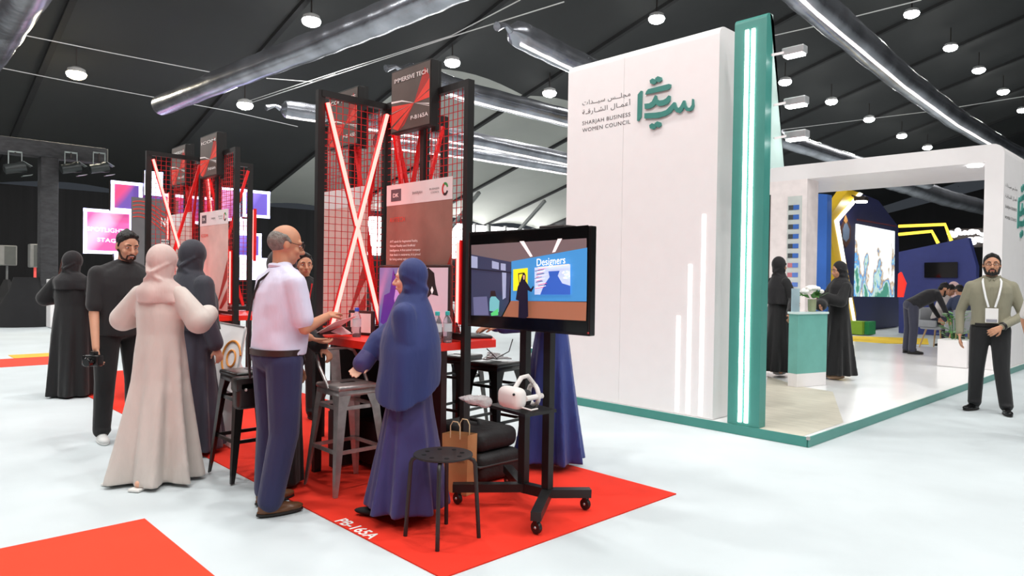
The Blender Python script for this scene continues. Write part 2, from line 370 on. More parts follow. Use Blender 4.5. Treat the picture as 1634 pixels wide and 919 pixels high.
for s, a, b, cap in ((ar1, (929.4, 168.3), (1006, 152.9), 0.052), (ar2, (929.4, 183), (1006, 167.6), 0.052), ('SHARJAH BUSINESS', (929.4, 199.9), (1006, 185.2), 0.044), ('WOMEN COUNCIL', (929.4, 211.2), (1006, 197), 0.044)):
    tfit('lettering', s, m_txtdark, ww, PY(*a, YW), PY(*b, YW), cap, bold=0.0, spacing=1.1)
# teal pillar with a sloping pale fin behind
PXL, PXR = PY(1160.5, 675, YW-0.03).x, PY(1211, 680, YW-0.03).x
pz = PY(1200, 25, YW-0.03).z
tp = thing('teal_pillar', 'tall teal pillar with two vertical light lines beside the white logo wall', 'pillar', ((PXL+PXR)/2, YW, ZP))
part('front_board', rounded_wall(PXL, PXR, YW-0.03, YW+0.09, ZP, pz, 0.05), m_teal, tp, True, True)
fy = YW+0.09
def on_side(x, y): return PX(x, y, PXR)
b1 = on_side(1251, 266); b0 = on_side(1227.5, 20)
part('side_fin', MB().prism([(fy, on_side(1222, 267).z), (fy, b0.z), (b0.y+0.02, b0.z), (b1.y, b1.z)], (Y_, Z_), 0.05, (PXR-0.05, 0, 0)), m_tealpale, tp, world=True)
for (xt, yt), xb in (((1192.5, 48), 1177.5), ((1202.6, 45.7), 1189.6)):
    a = PY(xt, yt, YW-0.034)
    part('light_strip', MB().span((a.x-0.016, YW-0.042, ZP+0.03), (a.x+0.016, YW-0.03, a.z)), m_led, tp, world=True)
for x, y in ((1243, 88), (1246, 168), (1247, 221)):
    p = PX(x-12, y, PXR+0.02); 
    hb = part('spot_head', MB().bbox(p+Vector((0.16, 0.12, 0.03)), (0.20, 0.10, 0.07), 0.01), M('silver_spot', (205, 208, 210), 0.3, metal=0.5), tp, world=True)
    part('spot_lens', MB().bbox(p+Vector((0.16, 0.12, -0.012)), (0.17, 0.085, 0.02), 0.004), M('spot_lens_glow', (255, 255, 255), emit=10, var=0), tp, world=True)
    part('spot_arm', MB().bar(p, p+Vector((0.1, 0.1, 0.03)), 0.02), m_white, tp, world=True)
ip = solo('inner_panel', MB().span((PY(1128, 400, 6.95).x, 6.92, ZP), (PY(1172, 400, 6.95).x, 6.98, 3.3)), M('grey_mirror_laminate', (196, 200, 200), 0.18, metal=0.3), 'grey glossy inner panel between the logo wall and the teal pillar', 'panel')

# deep white portal at the back of the stand
YA = 13.17
pa = thing('portal_frame', 'deep white portal frame at the rear of the stand', 'portal', (-4.6, YA, ZP))
zt, zb = PY(1571, 231, YA).z, PY(1571, 259, YA).z
xr = PX(1603, 239, -2.62).x; xi = PY(1571, 287, YA).x; xl = PY(1288, 306, YA).x
r_ = 0.16
prof = [(-8.2, zb), (xr, zb), (xr, zt-r_)]+[(xr-r_+r_*cos(a), zt-r_+r_*sin(a)) for a in (pi/10*k for k in range(1, 6))]+[(-8.2, zt)]
part('top_beam', MB().prism(prof, (X_, Z_), -2.2, (0, YA, 0)), m_white, pa, world=True)
part('right_leg', MB().span((xi, YA, ZP), (xr, YA+3.2, zb)), m_white, pa, world=True)
ll = part('left_leg', MB().span((-8.2, YA, ZP), (xl, YA+0.5, zb)), M('blush_white_laminate', (246, 236, 234), 0.4), pa, world=True)
part('recessed_slot', MB().span((PY(1227, 315, YA).x, YA-0.004, 1.0), (PY(1230, 315, YA).x, YA, PY(1228, 311, YA).z)), m_dark, pa, world=True)
a, b = PY(1258, 314, YA), PY(1280, 318, YA)
part('swatch_board', MB().span((a.x, YA-0.02, 0.9), (b.x, YA, a.z)), M('pale_grey_board', (206, 212, 208), 0.4), pa, world=True)
sw = [((70, 76, 78), (60, 108, 190))]*6+[((196, 120, 130), (96, 130, 205))]*3
for i, (c1, c2) in enumerate(sw):
    yy = 328+i*15.3
    p = PY(1259.5-i*0.3, yy, YA); q = PY(1267-i*0.3, yy+7, YA); q2 = PY(1276-i*0.3, yy+7, YA)
    part('swatch', MB().span((p.x, YA-0.03, q.z), (q.x, YA-0.02, p.z)), M('swatch_%d' % c1[0], c1), pa, world=True)
    part('swatch', MB().span((q.x, YA-0.03, q.z), (q2.x, YA-0.02, p.z)), M('swatch_b%d' % c2[0], c2), pa, world=True)
XS = xr+0.003
for i, (s, c) in enumerate(((ar1, 0.06), (ar2, 0.06), ('SHARJAH BUSINESS', 0.05), ('WOMEN COUNCIL', 0.05))):
    z = 3.0-i*0.17
    tfit('lettering', s, m_txtdark, pa, (xr, YA+0.12, z), (xr, YA+0.95, z), c, spacing=1.1)
logo(pa, lambda x, y, t: Vector((xr+t, YA+0.95+(x-780)*0.0016, 3.4-y*0.0016)))
# a round ceiling spot in the portal soffit
part('soffit_light', MB().lathe([(0.11, 0), (0.11, -0.02), (0.02, -0.025)], PY(1556, 264, YA+0.2)*1.0, 16), M('soffit_glow', (255, 255, 255), emit=6, var=0), pa, world=True)

# reception desk with flowers
dk0, dk1 = G(1271, 618, ZP), G(1318, 614, ZP)
dk = thing('reception_desk', 'teal and white reception desk between the two women in black', 'desk', (dk0.x, dk0.y, ZP))
dx = X_*0.0 + (dk1-dk0).normalized(); dn = Vector((-dx.y, dx.x, 0)); Ld = (dk1-dk0).length; Dd = 0.14
rotd = Matrix((dx, dn, Z_)).transposed()
c0 = (dk0+dk1)/2+dn*Dd/2
part('body', MB().box(c0+Z_*0.55, (Ld, Dd, 0.76), rotd), M('teal_desk_laminate', (112, 178, 168), 0.3), dk, world=True)
part('plinth', MB().box(c0+Z_*0.085, (Ld*0.99, Dd*0.99, 0.17), rotd), m_white, dk, world=True)
part('counter_top', MB().bbox(c0+Z_*0.945, (Ld+0.03, Dd+0.03, 0.03), 0.006, rotd), M('pale_glass_top', (214, 234, 232), 0.15), dk, world=True)
part('glass_screen', MB().box(c0-dx*Ld*0.36+dn*0.04+Z_*1.11, (Ld*0.26, 0.01, 0.3), rotd), M('pale_glass', (205, 228, 238), 0.1, trans=0.5), dk, world=True)
def bouquet(c, label, n=26, r=0.13):
    t = thing('flower_vase', label, 'flowers', c)
    part('vase', MB().lathe([(0.045, 0), (0.05, 0.02), (0.055, 0.16), (0.05, 0.16)], seg=14), M('vase_glass', (190, 200, 160), 0.1, trans=0.4), t, True)
    rnd = random.Random(3)
    pm = M('white_petals', (250, 248, 244), 0.7); gm = M('leaf_green', (70, 120, 56), 0.6)
    for i in range(n):
        a = rnd.random()*2*pi; e = rnd.random()*1.3; p = Vector((r*sin(e)*cos(a), r*sin(e)*sin(a), 0.22+r*0.75*cos(e)))
        part('blossom', MB().ball(p, (0.035, 0.035, 0.028), 8, 5), pm, t, True)
    for i in range(18):
        a = rnd.random()*2*pi; d = Vector((cos(a), sin(a), 0)); p = Vector((0, 0, 0.17))+d*0.05
        part('leaf', MB().add([p, p+d*0.09+Z_*0.05+d.cross(Z_)*0.03, p+d*0.17+Z_*(0.12*rnd.random()), p+d*0.09+Z_*0.05-d.cross(Z_)*0.03], [(0, 1, 2, 3)]), gm, t)
    return t
bouquet(c0+dx*Ld*0.12+Z_*0.962, 'white flower bouquet in a glass vase on the teal desk')
# white tub chair half hidden behind the teal pillar
cpos = G(1222, 604, ZP)+Vector((-0.2, -0.25, 0.014))
tc_ = thing('tub_chair', 'white moulded chair half hidden behind the teal pillar', 'chair', cpos)
part('shell', MB().ball((0, 0, 0.52), (0.3, 0.26, 0.13), 20, 10).ball((-0.2, 0.05, 0.66), (0.1, 0.24, 0.2), 14, 8), m_white, tc_, True)
for a in range(4): part('leg', MB().bar((0, 0, 0.42), (0.24*cos(a*pi/2+.7), 0.24*sin(a*pi/2+.7), 0), 0.025), m_black, tc_)

# ------------------------------------------------------------------ booths far behind the portal
XN = -7.9
def planeX(pts, X): return [PX(x, y, X) for x, y in pts]
def slab(pts, off):
    n = len(pts); off = Vector(off); bk = [p+off for p in pts]
    return MB().add(list(pts)+bk, [tuple(range(n)), tuple(range(n, 2*n))[::-1]]+[(i, (i+1) % n, n+(i+1) % n, n+i) for i in range(n)])
nb = thing('navy_booth', 'navy angular booth wall with a bright video screen and yellow edge', 'booth', (XN, 20, 0))
npts = planeX([(1330, 356), (1376, 309), (1402, 320), (1434, 362), (1436, 531), (1362, 540)], XN); npts[4].z = npts[5].z = 0.02
part('wall', slab(npts, (-0.4, 0, 0)), m_navy, nb, world=True)
yp = planeX([(1320, 352), (1354, 302), (1377, 309), (1338, 354), (1366, 500), (1366, 548), (1356, 540)], XN+0.25); yp[5].z = yp[6].z = 0.02
part('yellow_chevron', slab(yp, (-0.3, 0, 0)), m_yellow, nb, world=True)
wp = planeX([(1333, 352), (1372, 307), (1377, 309), (1339, 353.5), (1367, 520), (1364, 520)], XN+0.28)
part('light_edge', slab(wp, (-0.05, 0, 0)), M('white_edge_glow', (255, 252, 235), emit=1.6, var=0), nb, world=True)
sp = planeX([(1367, 357), (1428, 369), (1427, 474), (1364, 473)], XN+0.03)
def screen_mat():
    m = bpy.data.materials.new('video_wall'); m.use_nodes = True; nt = m.node_tree; b = nt.nodes['Principled BSDF']
    tc = nt.nodes.new('ShaderNodeTexCoord'); n = nt.nodes.new('ShaderNodeTexNoise'); n.inputs['Scale'].default_value = 1.6; n.inputs['Detail'].default_value = 6
    sx = nt.nodes.new('ShaderNodeSeparateXYZ'); nt.links.new(tc.outputs['Generated'], sx.inputs[0])
    rp = nt.nodes.new('ShaderNodeValToRGB'); e = rp.color_ramp.elements
    e[0].position = 0.38; e[0].color = rgb((70, 140, 120)); e[1].position = 0.6; e[1].color = rgb((240, 248, 250))
    for p, c in ((0.45, (200, 225, 215)), (0.5, (70, 150, 215)), (0.54, (180, 150, 110))): k = e.new(p); k.color = rgb(c)
    ad = nt.nodes.new('ShaderNodeMath'); ad.operation = 'MULTIPLY_ADD'; ad.inputs[1].default_value = 0.42; ad.inputs[2].default_value = -0.1
    nt.links.new(sx.outputs['Z'], ad.inputs[0]); a2 = nt.nodes.new('ShaderNodeMath'); a2.operation = 'ADD'
    nt.links.new(n.outputs['Fac'], a2.inputs[0]); nt.links.new(ad.outputs[0], a2.inputs[1])
    nt.links.new(tc.outputs['Object'], n.inputs['Vector']); nt.links.new(a2.outputs[0], rp.inputs['Fac'])
    nt.links.new(rp.outputs['Color'], b.inputs['Base Color']); nt.links.new(rp.outputs['Color'], b.inputs['Emission Color']); b.inputs['Emission Strength'].default_value = 0.9
    return m
part('video_wall', slab(sp, (-0.03, 0, 0)), screen_mat(), nb, world=True)
hd = planeX([(1368, 349), (1430, 360), (1430, 362), (1368, 351.5)], XN+0.02)
part('red_caption_line', slab(hd, (-0.02, 0, 0)), M('dim_red_print', (110, 44, 62)), nb, world=True)
def spos(pts, X=XN+0.02): return planeX(pts, X)
em = [((1350, 345), (1358, 362), (1357, 385), (1350, 395), (1343, 384), (1342, 362)), ((1350, 352), (1356, 366), (1355, 380), (1350, 386), (1345, 380), (1345, 366))]
part('emblem_shield', slab(spos(em[0]), (-0.02, 0, 0)), M('emblem_brown', (96, 62, 56)), nb, world=True)
part('emblem_core', slab(spos(em[1], XN+0.03), (-0.02, 0, 0)), M('emblem_blue', (120, 140, 170)), nb, world=True)
part('emblem_flame', slab(spos(((1350, 343), (1353, 352), (1350, 357), (1347, 352)), XN+0.04), (-0.02, 0, 0)), M('emblem_flame', (206, 150, 90)), nb, world=True)
# flood lamp on the navy booth
lq = PX(1374, 322, XN+0.5)
fl2 = thing('booth_floodlight', 'bright floodlight at the top of the navy booth', 'lamp', lq)
part('housing', MB().bbox((0, 0, 0.08), (0.3, 0.3, 0.12), 0.02), m_dark, fl2)
part('lens', MB().bbox((0, 0, 0.0), (0.26, 0.26, 0.05), 0.02), m_lamp, fl2)
part('arm', MB().bar((0, 0, 0.1), (-0.55, 0, 0.3), 0.04), m_dark, fl2)
solo('blue_panel', slab([PY(1287, 308, 18.5), PY(1320, 310, 18.5), Vector((PY(1320, 400, 18.5).x, 18.5, 0.01)), Vector((PY(1280, 400, 18.5).x, 18.5, 0.01))], (0, 0.3, 0)), m_blue, 'bright blue plain partition panel left of the yellow chevron', 'panel')
n2 = thing('navy_partition', 'navy partition with slanted top and a wall television', 'partition', PY(1490, 530, 22.3)*1.0)
p2 = [PY(x, y, 22.3) for x, y in ((1434, 402), (1545, 379), (1558, 425), (1556, 530), (1434, 530))]; p2[3].z = p2[4].z = 0.01
ROOTM[n2.name] = Matrix.Translation(n2.location)
part('wall', slab(p2, (0, 0.3, 0)), M('mid_navy_paint', (56, 66, 132), 0.5), n2, world=True)
tv2 = [PY(x, y, 22.25) for x, y in ((1475, 419), (1528, 418), (1528, 443), (1475, 443))]
part('wall_screen', slab(tv2, (0, 0.04, 0)), M('black_glass', (22, 22, 24), 0.08), n2, world=True)
for i, pl in enumerate((((1434, 361), (1508, 358), (1518, 384)), ((1434, 374), (1487, 369), (1497, 388)))):
    solo('light_tube', MB().tube([PY(x, y, 23.5) for x, y in pl], 0.05, 6), M('yellow_tube_glow', (252, 214, 70), emit=1.3, var=0), ('upper' if i == 0 else 'lower')+' bent yellow light line over the navy partition', 'light', 'yellow light lines')
gl = thing('illuminated_sign', 'white glowing cloud-like sign behind the navy partition', 'sign', PY(1545, 380, 26))
ROOTM[gl.name] = Matrix.Translation(gl.location)
rr = random.Random(5)
mbx = MB()
for (x0, x1, yb_) in ((1517, 1568, 372), (1542, 1570, 385)):
    for k in range(10):
        x = x0+(x1-x0)*k/9; p = PY(x, yb_+rr.uniform(-4, 3), 26); mbx.ball(p, (rr.uniform(.06, .13), .05, rr.uniform(.05, .1)), 8, 6)
part('glow_letters', mbx, M('sign_glow', (255, 255, 255), emit=2.5, var=0), gl, True, True)
part('backing', MB().span(PY(1512, 366, 26.2), PY(1572, 394, 26.25)), m_dark, gl, world=True)
ys = [G(x, y, 0.012) for x, y in ((1358, 536), (1480, 540), (1482, 549), (1356, 546))]
solo('yellow_carpet', slab(ys, (0, 0, -0.011)), M('yellow_carpet_bright', (250, 212, 60), 0.9), 'yellow carpet border at the foot of the navy booth', 'carpet')
gc = thing('green_cube_seat', 'lime and green checked cube seat at the navy booth', 'seat', G(1374, 534))
part('front', MB().box((-0.08, -0.1, 0.2), (0.42, 0.4, 0.36)), M('lime_fabric', (150, 190, 60), 0.8), gc)
part('side', MB().box((0.2, 0.1, 0.2), (0.12, 0.5, 0.36)), M('green_fabric', (50, 150, 90), 0.8), gc)
solo('red_light_panel', slab([PY(x, y, 20.5) for x, y in ((1433, 437), (1437, 434), (1445, 452), (1440, 474), (1432, 474))], (0, 0.1, 0)), M('red_glow', (235, 50, 40), emit=0.8, var=0), 'small red lit wedge panel at the foot of the navy partition', 'panel')

# ------------------------------------------------------------------ mesh booths (two cross-shaped pods)
m_ledbar = M('red_led_tube', (255, 60, 50), 0.5, emit=6.5, ecol=(255, 98, 92), var=0)
m_wire = M('red_wire', (198, 26, 30), 0.4, var=0.1)
m_postr = M('brown_print', (150, 112, 100), 0.5, var=0.25, vs=3)
m_head = M('poster_white', (236, 230, 230), 0.5, var=0.01)
m_sign = M('sign_taupe', (96, 88, 82), 0.4, var=0.2, vs=3)
m_pink = M('blush_print', (226, 190, 182), 0.5, var=0.12, vs=4)
m_redprint = M('red_print', (232, 70, 56), 0.5, var=0.1)
m_redprint2 = M('dark_red_print', (176, 52, 44), 0.5, var=0.1)
m_base = M('dark_maroon_panel', (52, 20, 22), 0.45, var=0.2)
C0 = Vector((-4.6, 3.05, 0))
YS = 3.0
def grid(axis, a, b, z0, z1, step=0.05, w=0.004):
    mb = MB(); n = max(1, round((b-a)/step)); m = round((z1-z0)/step)
    P = (lambda t, z: (t, 0, z)) if axis == 'x' else (lambda t, z: (0, t, z))
    for i in range(1, n): t = a+(b-a)*i/n; mb.bar(P(t, z0), P(t, z1), w)
    for j in range(1, m): z = z0+(z1-z0)*j/m; mb.bar(P(a, z), P(b, z), w)
    return mb
def fan(root, parent, c, ends, y, mat, h=0.0008):
    mb = MB()
    for (e0, e1) in ends: mb.add([Vector((c[0], y, c[1])), Vector((e0[0], y, e0[1])), Vector((e1[0], y, e1[1]))], [(0, 1, 2)])
    return part('printed_rays', mb, mat, parent)
def sign_box(pod, x0, x1, z0, z1, t1, t2, lit=1.0):
    yb = -0.02; yf = -0.085
    s = part('sign_box', MB().bbox(((x0+x1)/2, (yb+yf)/2-0.0, (z0+z1)/2), (x1-x0, abs(yf-yb), z1-z0), 0.004), m_black, pod)
    part('sign_face', MB().span((x0+0.012, yf-0.003, z0+0.012), (x1-0.012, yf, z1-0.012)), m_sign, s)
    w, h = x1-x0, z1-z0; U = lambda u, v: (x0+u*w, z0+v*h); y = yf-0.004
    c = U(0.6, 0.40)
    fan(pod, s, c, [(U(0.97, 0.72), U(0.97, 0.55)), (U(0.97, 0.53), U(0.97, 0.42)), (U(0.03, 0.44), U(0.03, 0.34)), (U(0.03, 0.30), U(0.03, 0.12)), (U(0.05, 0.09), U(0.2, 0.03))], y, m_redprint)
    fan(pod, s, c, [(U(0.85, 0.9), U(0.97, 0.74)), (U(0.03, 0.34), U(0.03, 0.30)), (U(0.22, 0.03), U(0.36, 0.1))], y+0.0006, m_redprint2)
    fan(pod, s, c, [(U(0.97, 0.335), U(0.97, 0.318)), (U(0.97, 0.30), U(0.97, 0.29)), (U(0.3, 0.49), U(0.22, 0.49)), (U(0.03, 0.33), U(0.03, 0.325))], y-0.0006, m_txtwhite)
    part('printed_rays', MB().add([Vector((p[0], y-0.0007, p[1])) for p in (U(0.02, 0.515), U(0.3, 0.495), U(0.6, 0.405), U(0.3, 0.472), U(0.02, 0.485))], [(0, 1, 2, 3, 4)]), m_txtwhite, s)
    R = ROOTM[pod.name]
    for tx, (u0, v0), (u1, v1), cap in ((t1, (0.1, 0.79), (0.93, 0.79), 0.032), (t2, (0.53, 0.15), (0.95, 0.15), 0.029)):
        a, b = U(u0, v0), U(u1, v1)
        ROOTM[s.name] = R
        tfit('lettering', tx, m_txtwhite, s, R @ Vector((a[0], y-0.001, a[1])), R @ Vector((b[0], y-0.001, b[1])), cap, bold=0.01)
    return s
def pod(C, label, main):
    R = thing('mesh_booth', label, 'booth', C)
    HT = 2.75
    def post(x, y, z0=0.0095, w=0.042, d=0.055): return part('post', MB().box((x, y, (z0+HT)/2), (w, d, HT-z0)), m_black, R)
    for x, y in ((0, 0), (0.98, 0), (-0.98, 0), (0.49, 0), (-0.49, 0), (0, -0.565), (0, 0.565)): post(x, y)
    for z in (2.727, 1.02):
        part('rail', MB().box((0, 0, z), (1.96, 0.05, 0.046)), m_black, R); part('rail', MB().box((0, 0, z), (0.05, 1.13, 0.046)), m_black, R)
    for ax, a, b in (('x', 0.02, 0.96), ('x', -0.96, -0.02), ('y', -0.54, -0.02), ('y', 0.02, 0.54)):
        g = part('wire_mesh', grid(ax, a, b, 1.04, 2.71), m_wire, R); g['kind'] = 'stuff'
    # table around the cross
    c = 0.34; X, Y = 0.96, 0.55; Z = 0.935
    octo = [(-X+c, -Y), (X-c, -Y), (X, -Y+c*0.75), (X, Y-c*0.75), (X-c, Y), (-X+c, Y), (-X, Y-c*0.75), (-X, -Y+c*0.75)]
    part('table_top', MB().prism(octo, (X_, Y_), 0.052, (0, 0, Z)), m_tablered, R)
    part('base_panel', MB().box((0, 0, 0.47), (1.5, 0.05, 0.90)), m_base, R); part('base_panel', MB().box((0, 0, 0.47), (0.05, 0.9, 0.90)), m_black, R)
    part('base_shelf', MB().box((0, 0, 0.2), (0.8, 0.5, 0.3)), m_base, R)
    # X braces: glowing tubes in the near short panel, plain red bars in the long ones
    def brace(p, q, lit, side):
        part('brace_bar', MB().bar(p, q, 0.03, 0.022, up=side), m_redpaint, R)
        if lit: part('led_tube', MB().bar(Vector(p)+Vector(side)*0.02, Vector(q)+Vector(side)*0.02, 0.021, 0.018, up=side), m_ledbar, R)
    sx = Vector((1, 0, 0)); sy = Vector((0, -1, 0))
    brace((0.022, -0.53, 2.66), (0.022, -0.06, 1.05), True, sx); brace((0.03, -0.03, 2.66), (0.03, -0.48, 1.05), main, sx)
    brace((0.03, 0.022, 2.66), (0.46, 0.022, 1.05), not main, -sy); brace((0.46, 0.026, 2.66), (0.03, 0.026, 1.05), False, -sy)
    brace((-0.03, -0.022, 2.66), (-0.46, -0.022, 1.05), False, sy); brace((-0.46, -0.026, 2.66), (-0.03, -0.026, 1.05), False, sy)
    brace((0.022, 0.53, 2.66), (0.022, 0.06, 1.05), False, sx); brace((0.03, 0.03, 2.66), (0.03, 0.48, 1.05), False, sx)
    # short upright light tubes fixed to the end posts
    for x, y, z0, z1 in ((0.935, -0.036, 1.12, 1.66), (-1.02, -0.03, 1.85, 2.42), (0.0, 0.61, 1.6, 2.2), (-0.51, 0.04, 1.9, 2.5)):
        part('upright_tube', MB().box((x, y, (z0+z1)/2), (0.022, 0.022, z1-z0)), m_ledbar, R)
        part('tube_channel', MB().box((x+0.02, y+0.01, (z0+z1)/2), (0.02, 0.03, z1-z0+0.03)), m_redpaint, R)
    t1, t2 = ('IMMERSIVE TECH', 'P-B165A') if main else ('ICOM', 'P-B164A')
    sign_box(R, 0.18, 0.67, 2.48, 2.945, t1, t2); sign_box(R, -0.75, -0.28, 2.47, 2.935, 'COMPLETE' if main else 'IMMERSIVE', 'P-B165B' if main else 'P-B164B')
    for x in (0.62, -0.33): part('sign_bracket', MB().box((x, 0.0, 2.7), (0.04, 0.05, 0.5)), m_black, R)
    # posters on the long panels
    yp = -0.035
    for k, (x0, x1, z0, z1, m1) in enumerate(((0.07, 0.865, 1.03, 2.112, m_postr if main else m_pink), (-0.93, -0.2, 1.05, 2.14, m_pink))):
        p = part('poster', MB().span((x0, yp-0.004, z0), (x1, yp, z1)), m1, R); ROOTM[p.name] = ROOTM[R.name]
        part('poster_header', MB().span((x0, yp-0.006, z1-0.155), (x1, yp-0.004, z1)), m_head, p)
        w = x1-x0
        part('printed_rays', MB().add([Vector((x0+w*u, yp-0.0052, z0+v)) for u, v in ((0.62, 0.02), (0.99, 0.55), (0.99, 0.35), (0.72, 0.02), (0.99, 0.25), (0.99, 0.12), (0.8, 0.02))], [(0, 1, 2), (3, 4, 5, 6)]), m_redprint2, p)
        W = lambda u, z: ROOTM[R.name] @ Vector((x0+w*u, yp-0.007, z))
        if k == 0:
            part('logo_tile', MB().span((x0+0.06, yp-0.0075, z1-0.125), (x0+0.19, yp-0.006, z1-0.035)), M('logo_slate', (88, 84, 92)), p)
            tfit('lettering', 'DK', m_txtwhite, p, W(0.11, z1-0.095), W(0.205, z1-0.095), 0.03, bold=0.02)
            tfit('lettering', 'SHARJAH', m_txtdark, p, W(0.42, z1-0.09), W(0.57, z1-0.09), 0.02)
            tfit('lettering', 'BUSINESS', m_txtdark, p, W(0.68, z1-0.075), W(0.82, z1-0.075), 0.013); tfit('lettering', 'COUNCIL', m_txtdark, p, W(0.7, z1-0.1), W(0.82, z1-0.1), 0.013)
            cc = Vector((x0+w*0.9, yp-0.0075, z1-0.08))
            for a0, a1, mm in ((0.3, 2.0, M('print_green', (60, 150, 80))), (2.0, 4.1, M('print_red', (206, 40, 44))), (4.1, 5.9, M('print_black', (40, 38, 38)))):
                ring = MB(); pts = []
                for j in range(9): a = a0+(a1-a0)*j/8; pts.append((cos(a), sin(a)))
                ring.add([cc+Vector((q[0]*0.036, 0, q[1]*0.046)) for q in pts]+[cc+Vector((q[0]*0.02, 0, q[1]*0.028)) for q in pts], [(j, j+1, 10+j, 9+j) for j in range(8)])
                part('logo_ring', ring, mm, p)
            tfit('lettering', 'AVITECH' if main else 'ICOM', m_redprint, p, W(0.06, z1-0.28), W(0.31, z1-0.28), 0.036)
            if main:
                for j, s in enumerate(('AVT stands for Augmented Reality,', 'Virtual Reality and Artificial', 'Intelligence. A first animal company', 'that deals in metaverse, it is proud', 'for being animal makers')):
                    z = z1-0.435-j*0.033
                    tfit('lettering', s, m_txtwhite, p, W(0.07, z), W(0.07+0.0135*len(s), z), 0.018, bold=0.012)
        else:
            tfit('lettering', 'HALL', m_txtwhite, p, W(0.55, z0+0.2), W(0.68, z0+0.2), 0.03); tfit('lettering', '2.0', m_txtwhite, p, W(0.6, z0+0.14), W(0.69, z0+0.14), 0.028)
    part('edge_cable', MB().tube([(0.97, 0.2, 0.93), (0.985, 0.28, 0.86), (0.985, 0.4, 0.9), (0.97, 0.45, 0.985)], 0.004, 5), m_black, R)
    return R
pod(C0, 'nearest red and black wire mesh booth with IMMERSIVE TECH sign', True)
pod(Vector((-8.27, 2.99, 0)), 'farther red and black wire mesh booth left of the white shirted man', False)

# ------------------------------------------------------------------ inflated foil ducts, cables
def duct(pxs, r, label, z=6.0, strip=True, knot=True, strip_mat=None):
    pts = [G(x, y, z) for x, y in pxs]; P = []
    for i in range(len(pts)-1):
        for k in range(10): P.append(pts[i].lerp(pts[i+1], k/10))
    P.append(pts[-1])
    rs = [r*(1+0.03*sin(i*1.7)) for i in range(len(P))]
    if knot: rs[0] = r*0.25; P[0] = P[0]; rs[1] = r*0.9
    o = thing('air_duct', label, 'duct', pts[0], 0, 'silver air ducts under the roof')
    part('film_tube', MB().tube(P, rs, 20), m_foil, o, True, True)
    d = (pts[-1]-pts[0]).normalized(); s = d.cross(Z_).normalized()
    if s.dot(CAM-pts[0]) < 0: s = -s
    if strip: part('film_glint', MB().tube([p-Z_*r*0.93+s*r*0.42 for p in P[1:]], 0.03, 6), strip_mat or M('duct_film_glint', (255, 244, 240), emit=2.0, var=0), o, True, True)  # glowing tube stands in for the bright reflection along the film's underside
    for i in range(4, len(P)-1, 5): part('air_hole', MB().ball(P[i]-Z_*r*0.55+s*r*0.83, 0.035, 8, 6), m_black, o)
    if knot: part('tied_end', MB().tube([P[0], P[0]-d*0.15+Z_*0.05, P[0]-d*0.4-Z_*0.05], [r*0.3, r*0.16, r*0.34], 8), m_foil, o, True, True)
duct([(258, 168), (370, 122), (500, 73), (600, 33), (720, -20), (900, -95)], 0.27, 'large silver inflated duct rising across the upper left', strip=False, knot=False)
duct([(-60, 150), (-5, 60), (45, -25), (90, -110)], 0.36, 'silver inflated duct in the top left corner', strip=False, knot=False)
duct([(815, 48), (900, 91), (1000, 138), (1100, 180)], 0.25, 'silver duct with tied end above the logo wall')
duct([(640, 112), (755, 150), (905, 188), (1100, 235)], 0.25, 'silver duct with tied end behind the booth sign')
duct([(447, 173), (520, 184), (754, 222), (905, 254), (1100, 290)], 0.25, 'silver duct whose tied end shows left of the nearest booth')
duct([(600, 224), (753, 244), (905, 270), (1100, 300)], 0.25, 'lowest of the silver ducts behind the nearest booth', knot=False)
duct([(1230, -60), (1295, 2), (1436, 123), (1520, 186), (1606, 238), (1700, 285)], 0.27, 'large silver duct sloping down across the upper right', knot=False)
duct([(1225, 214), (1250, 223), (1353, 256), (1480, 292)], 0.27, 'short length of silver duct beside the teal pillar top', knot=False, strip=False)
duct([(1400, 280), (1450, 296), (1510, 316), (1570, 331), (1650, 352)], 0.42, 'silver duct seen through the white portal', knot=False, strip=False)
def cable(pxs, label, z=6.4, r=0.012):
    P = [G(x, y, z) for x, y in pxs]
    return solo('hanging_cable', MB().tube(P, r, 5), m_cable, label, 'cable', 'thin cables strung under the roof')
cable([(0, 50), (22, 53), (180, 85), (350, 118)], 'thin white cable slanting from the top left duct', 6.5)
cable([(0, 108), (105, 129), (245, 155), (370, 178), (475, 202)], 'thin white cable running above the stage truss', 6.5)
cable([(385, 165), (535, 116), (720, 57), (830, 0)], 'upper of two white cables above the nearest booth', 6.8)
cable([(385, 169), (535, 120), (710, 62), (900, 3)], 'lower of two white cables above the nearest booth', 6.7)
cable([(1230, 58), (1310, 40), (1470, 0)], 'thin cable at the upper right beside the teal pillar', 6.9)
cable([(1240, 208), (1400, 188), (1490, 177), (1634, 154)], 'thin cable crossing behind the large right duct', 6.9)
cable([(425, 125), (500, 131), (535, 118)], 'short white cable under the large duct', 6.6)

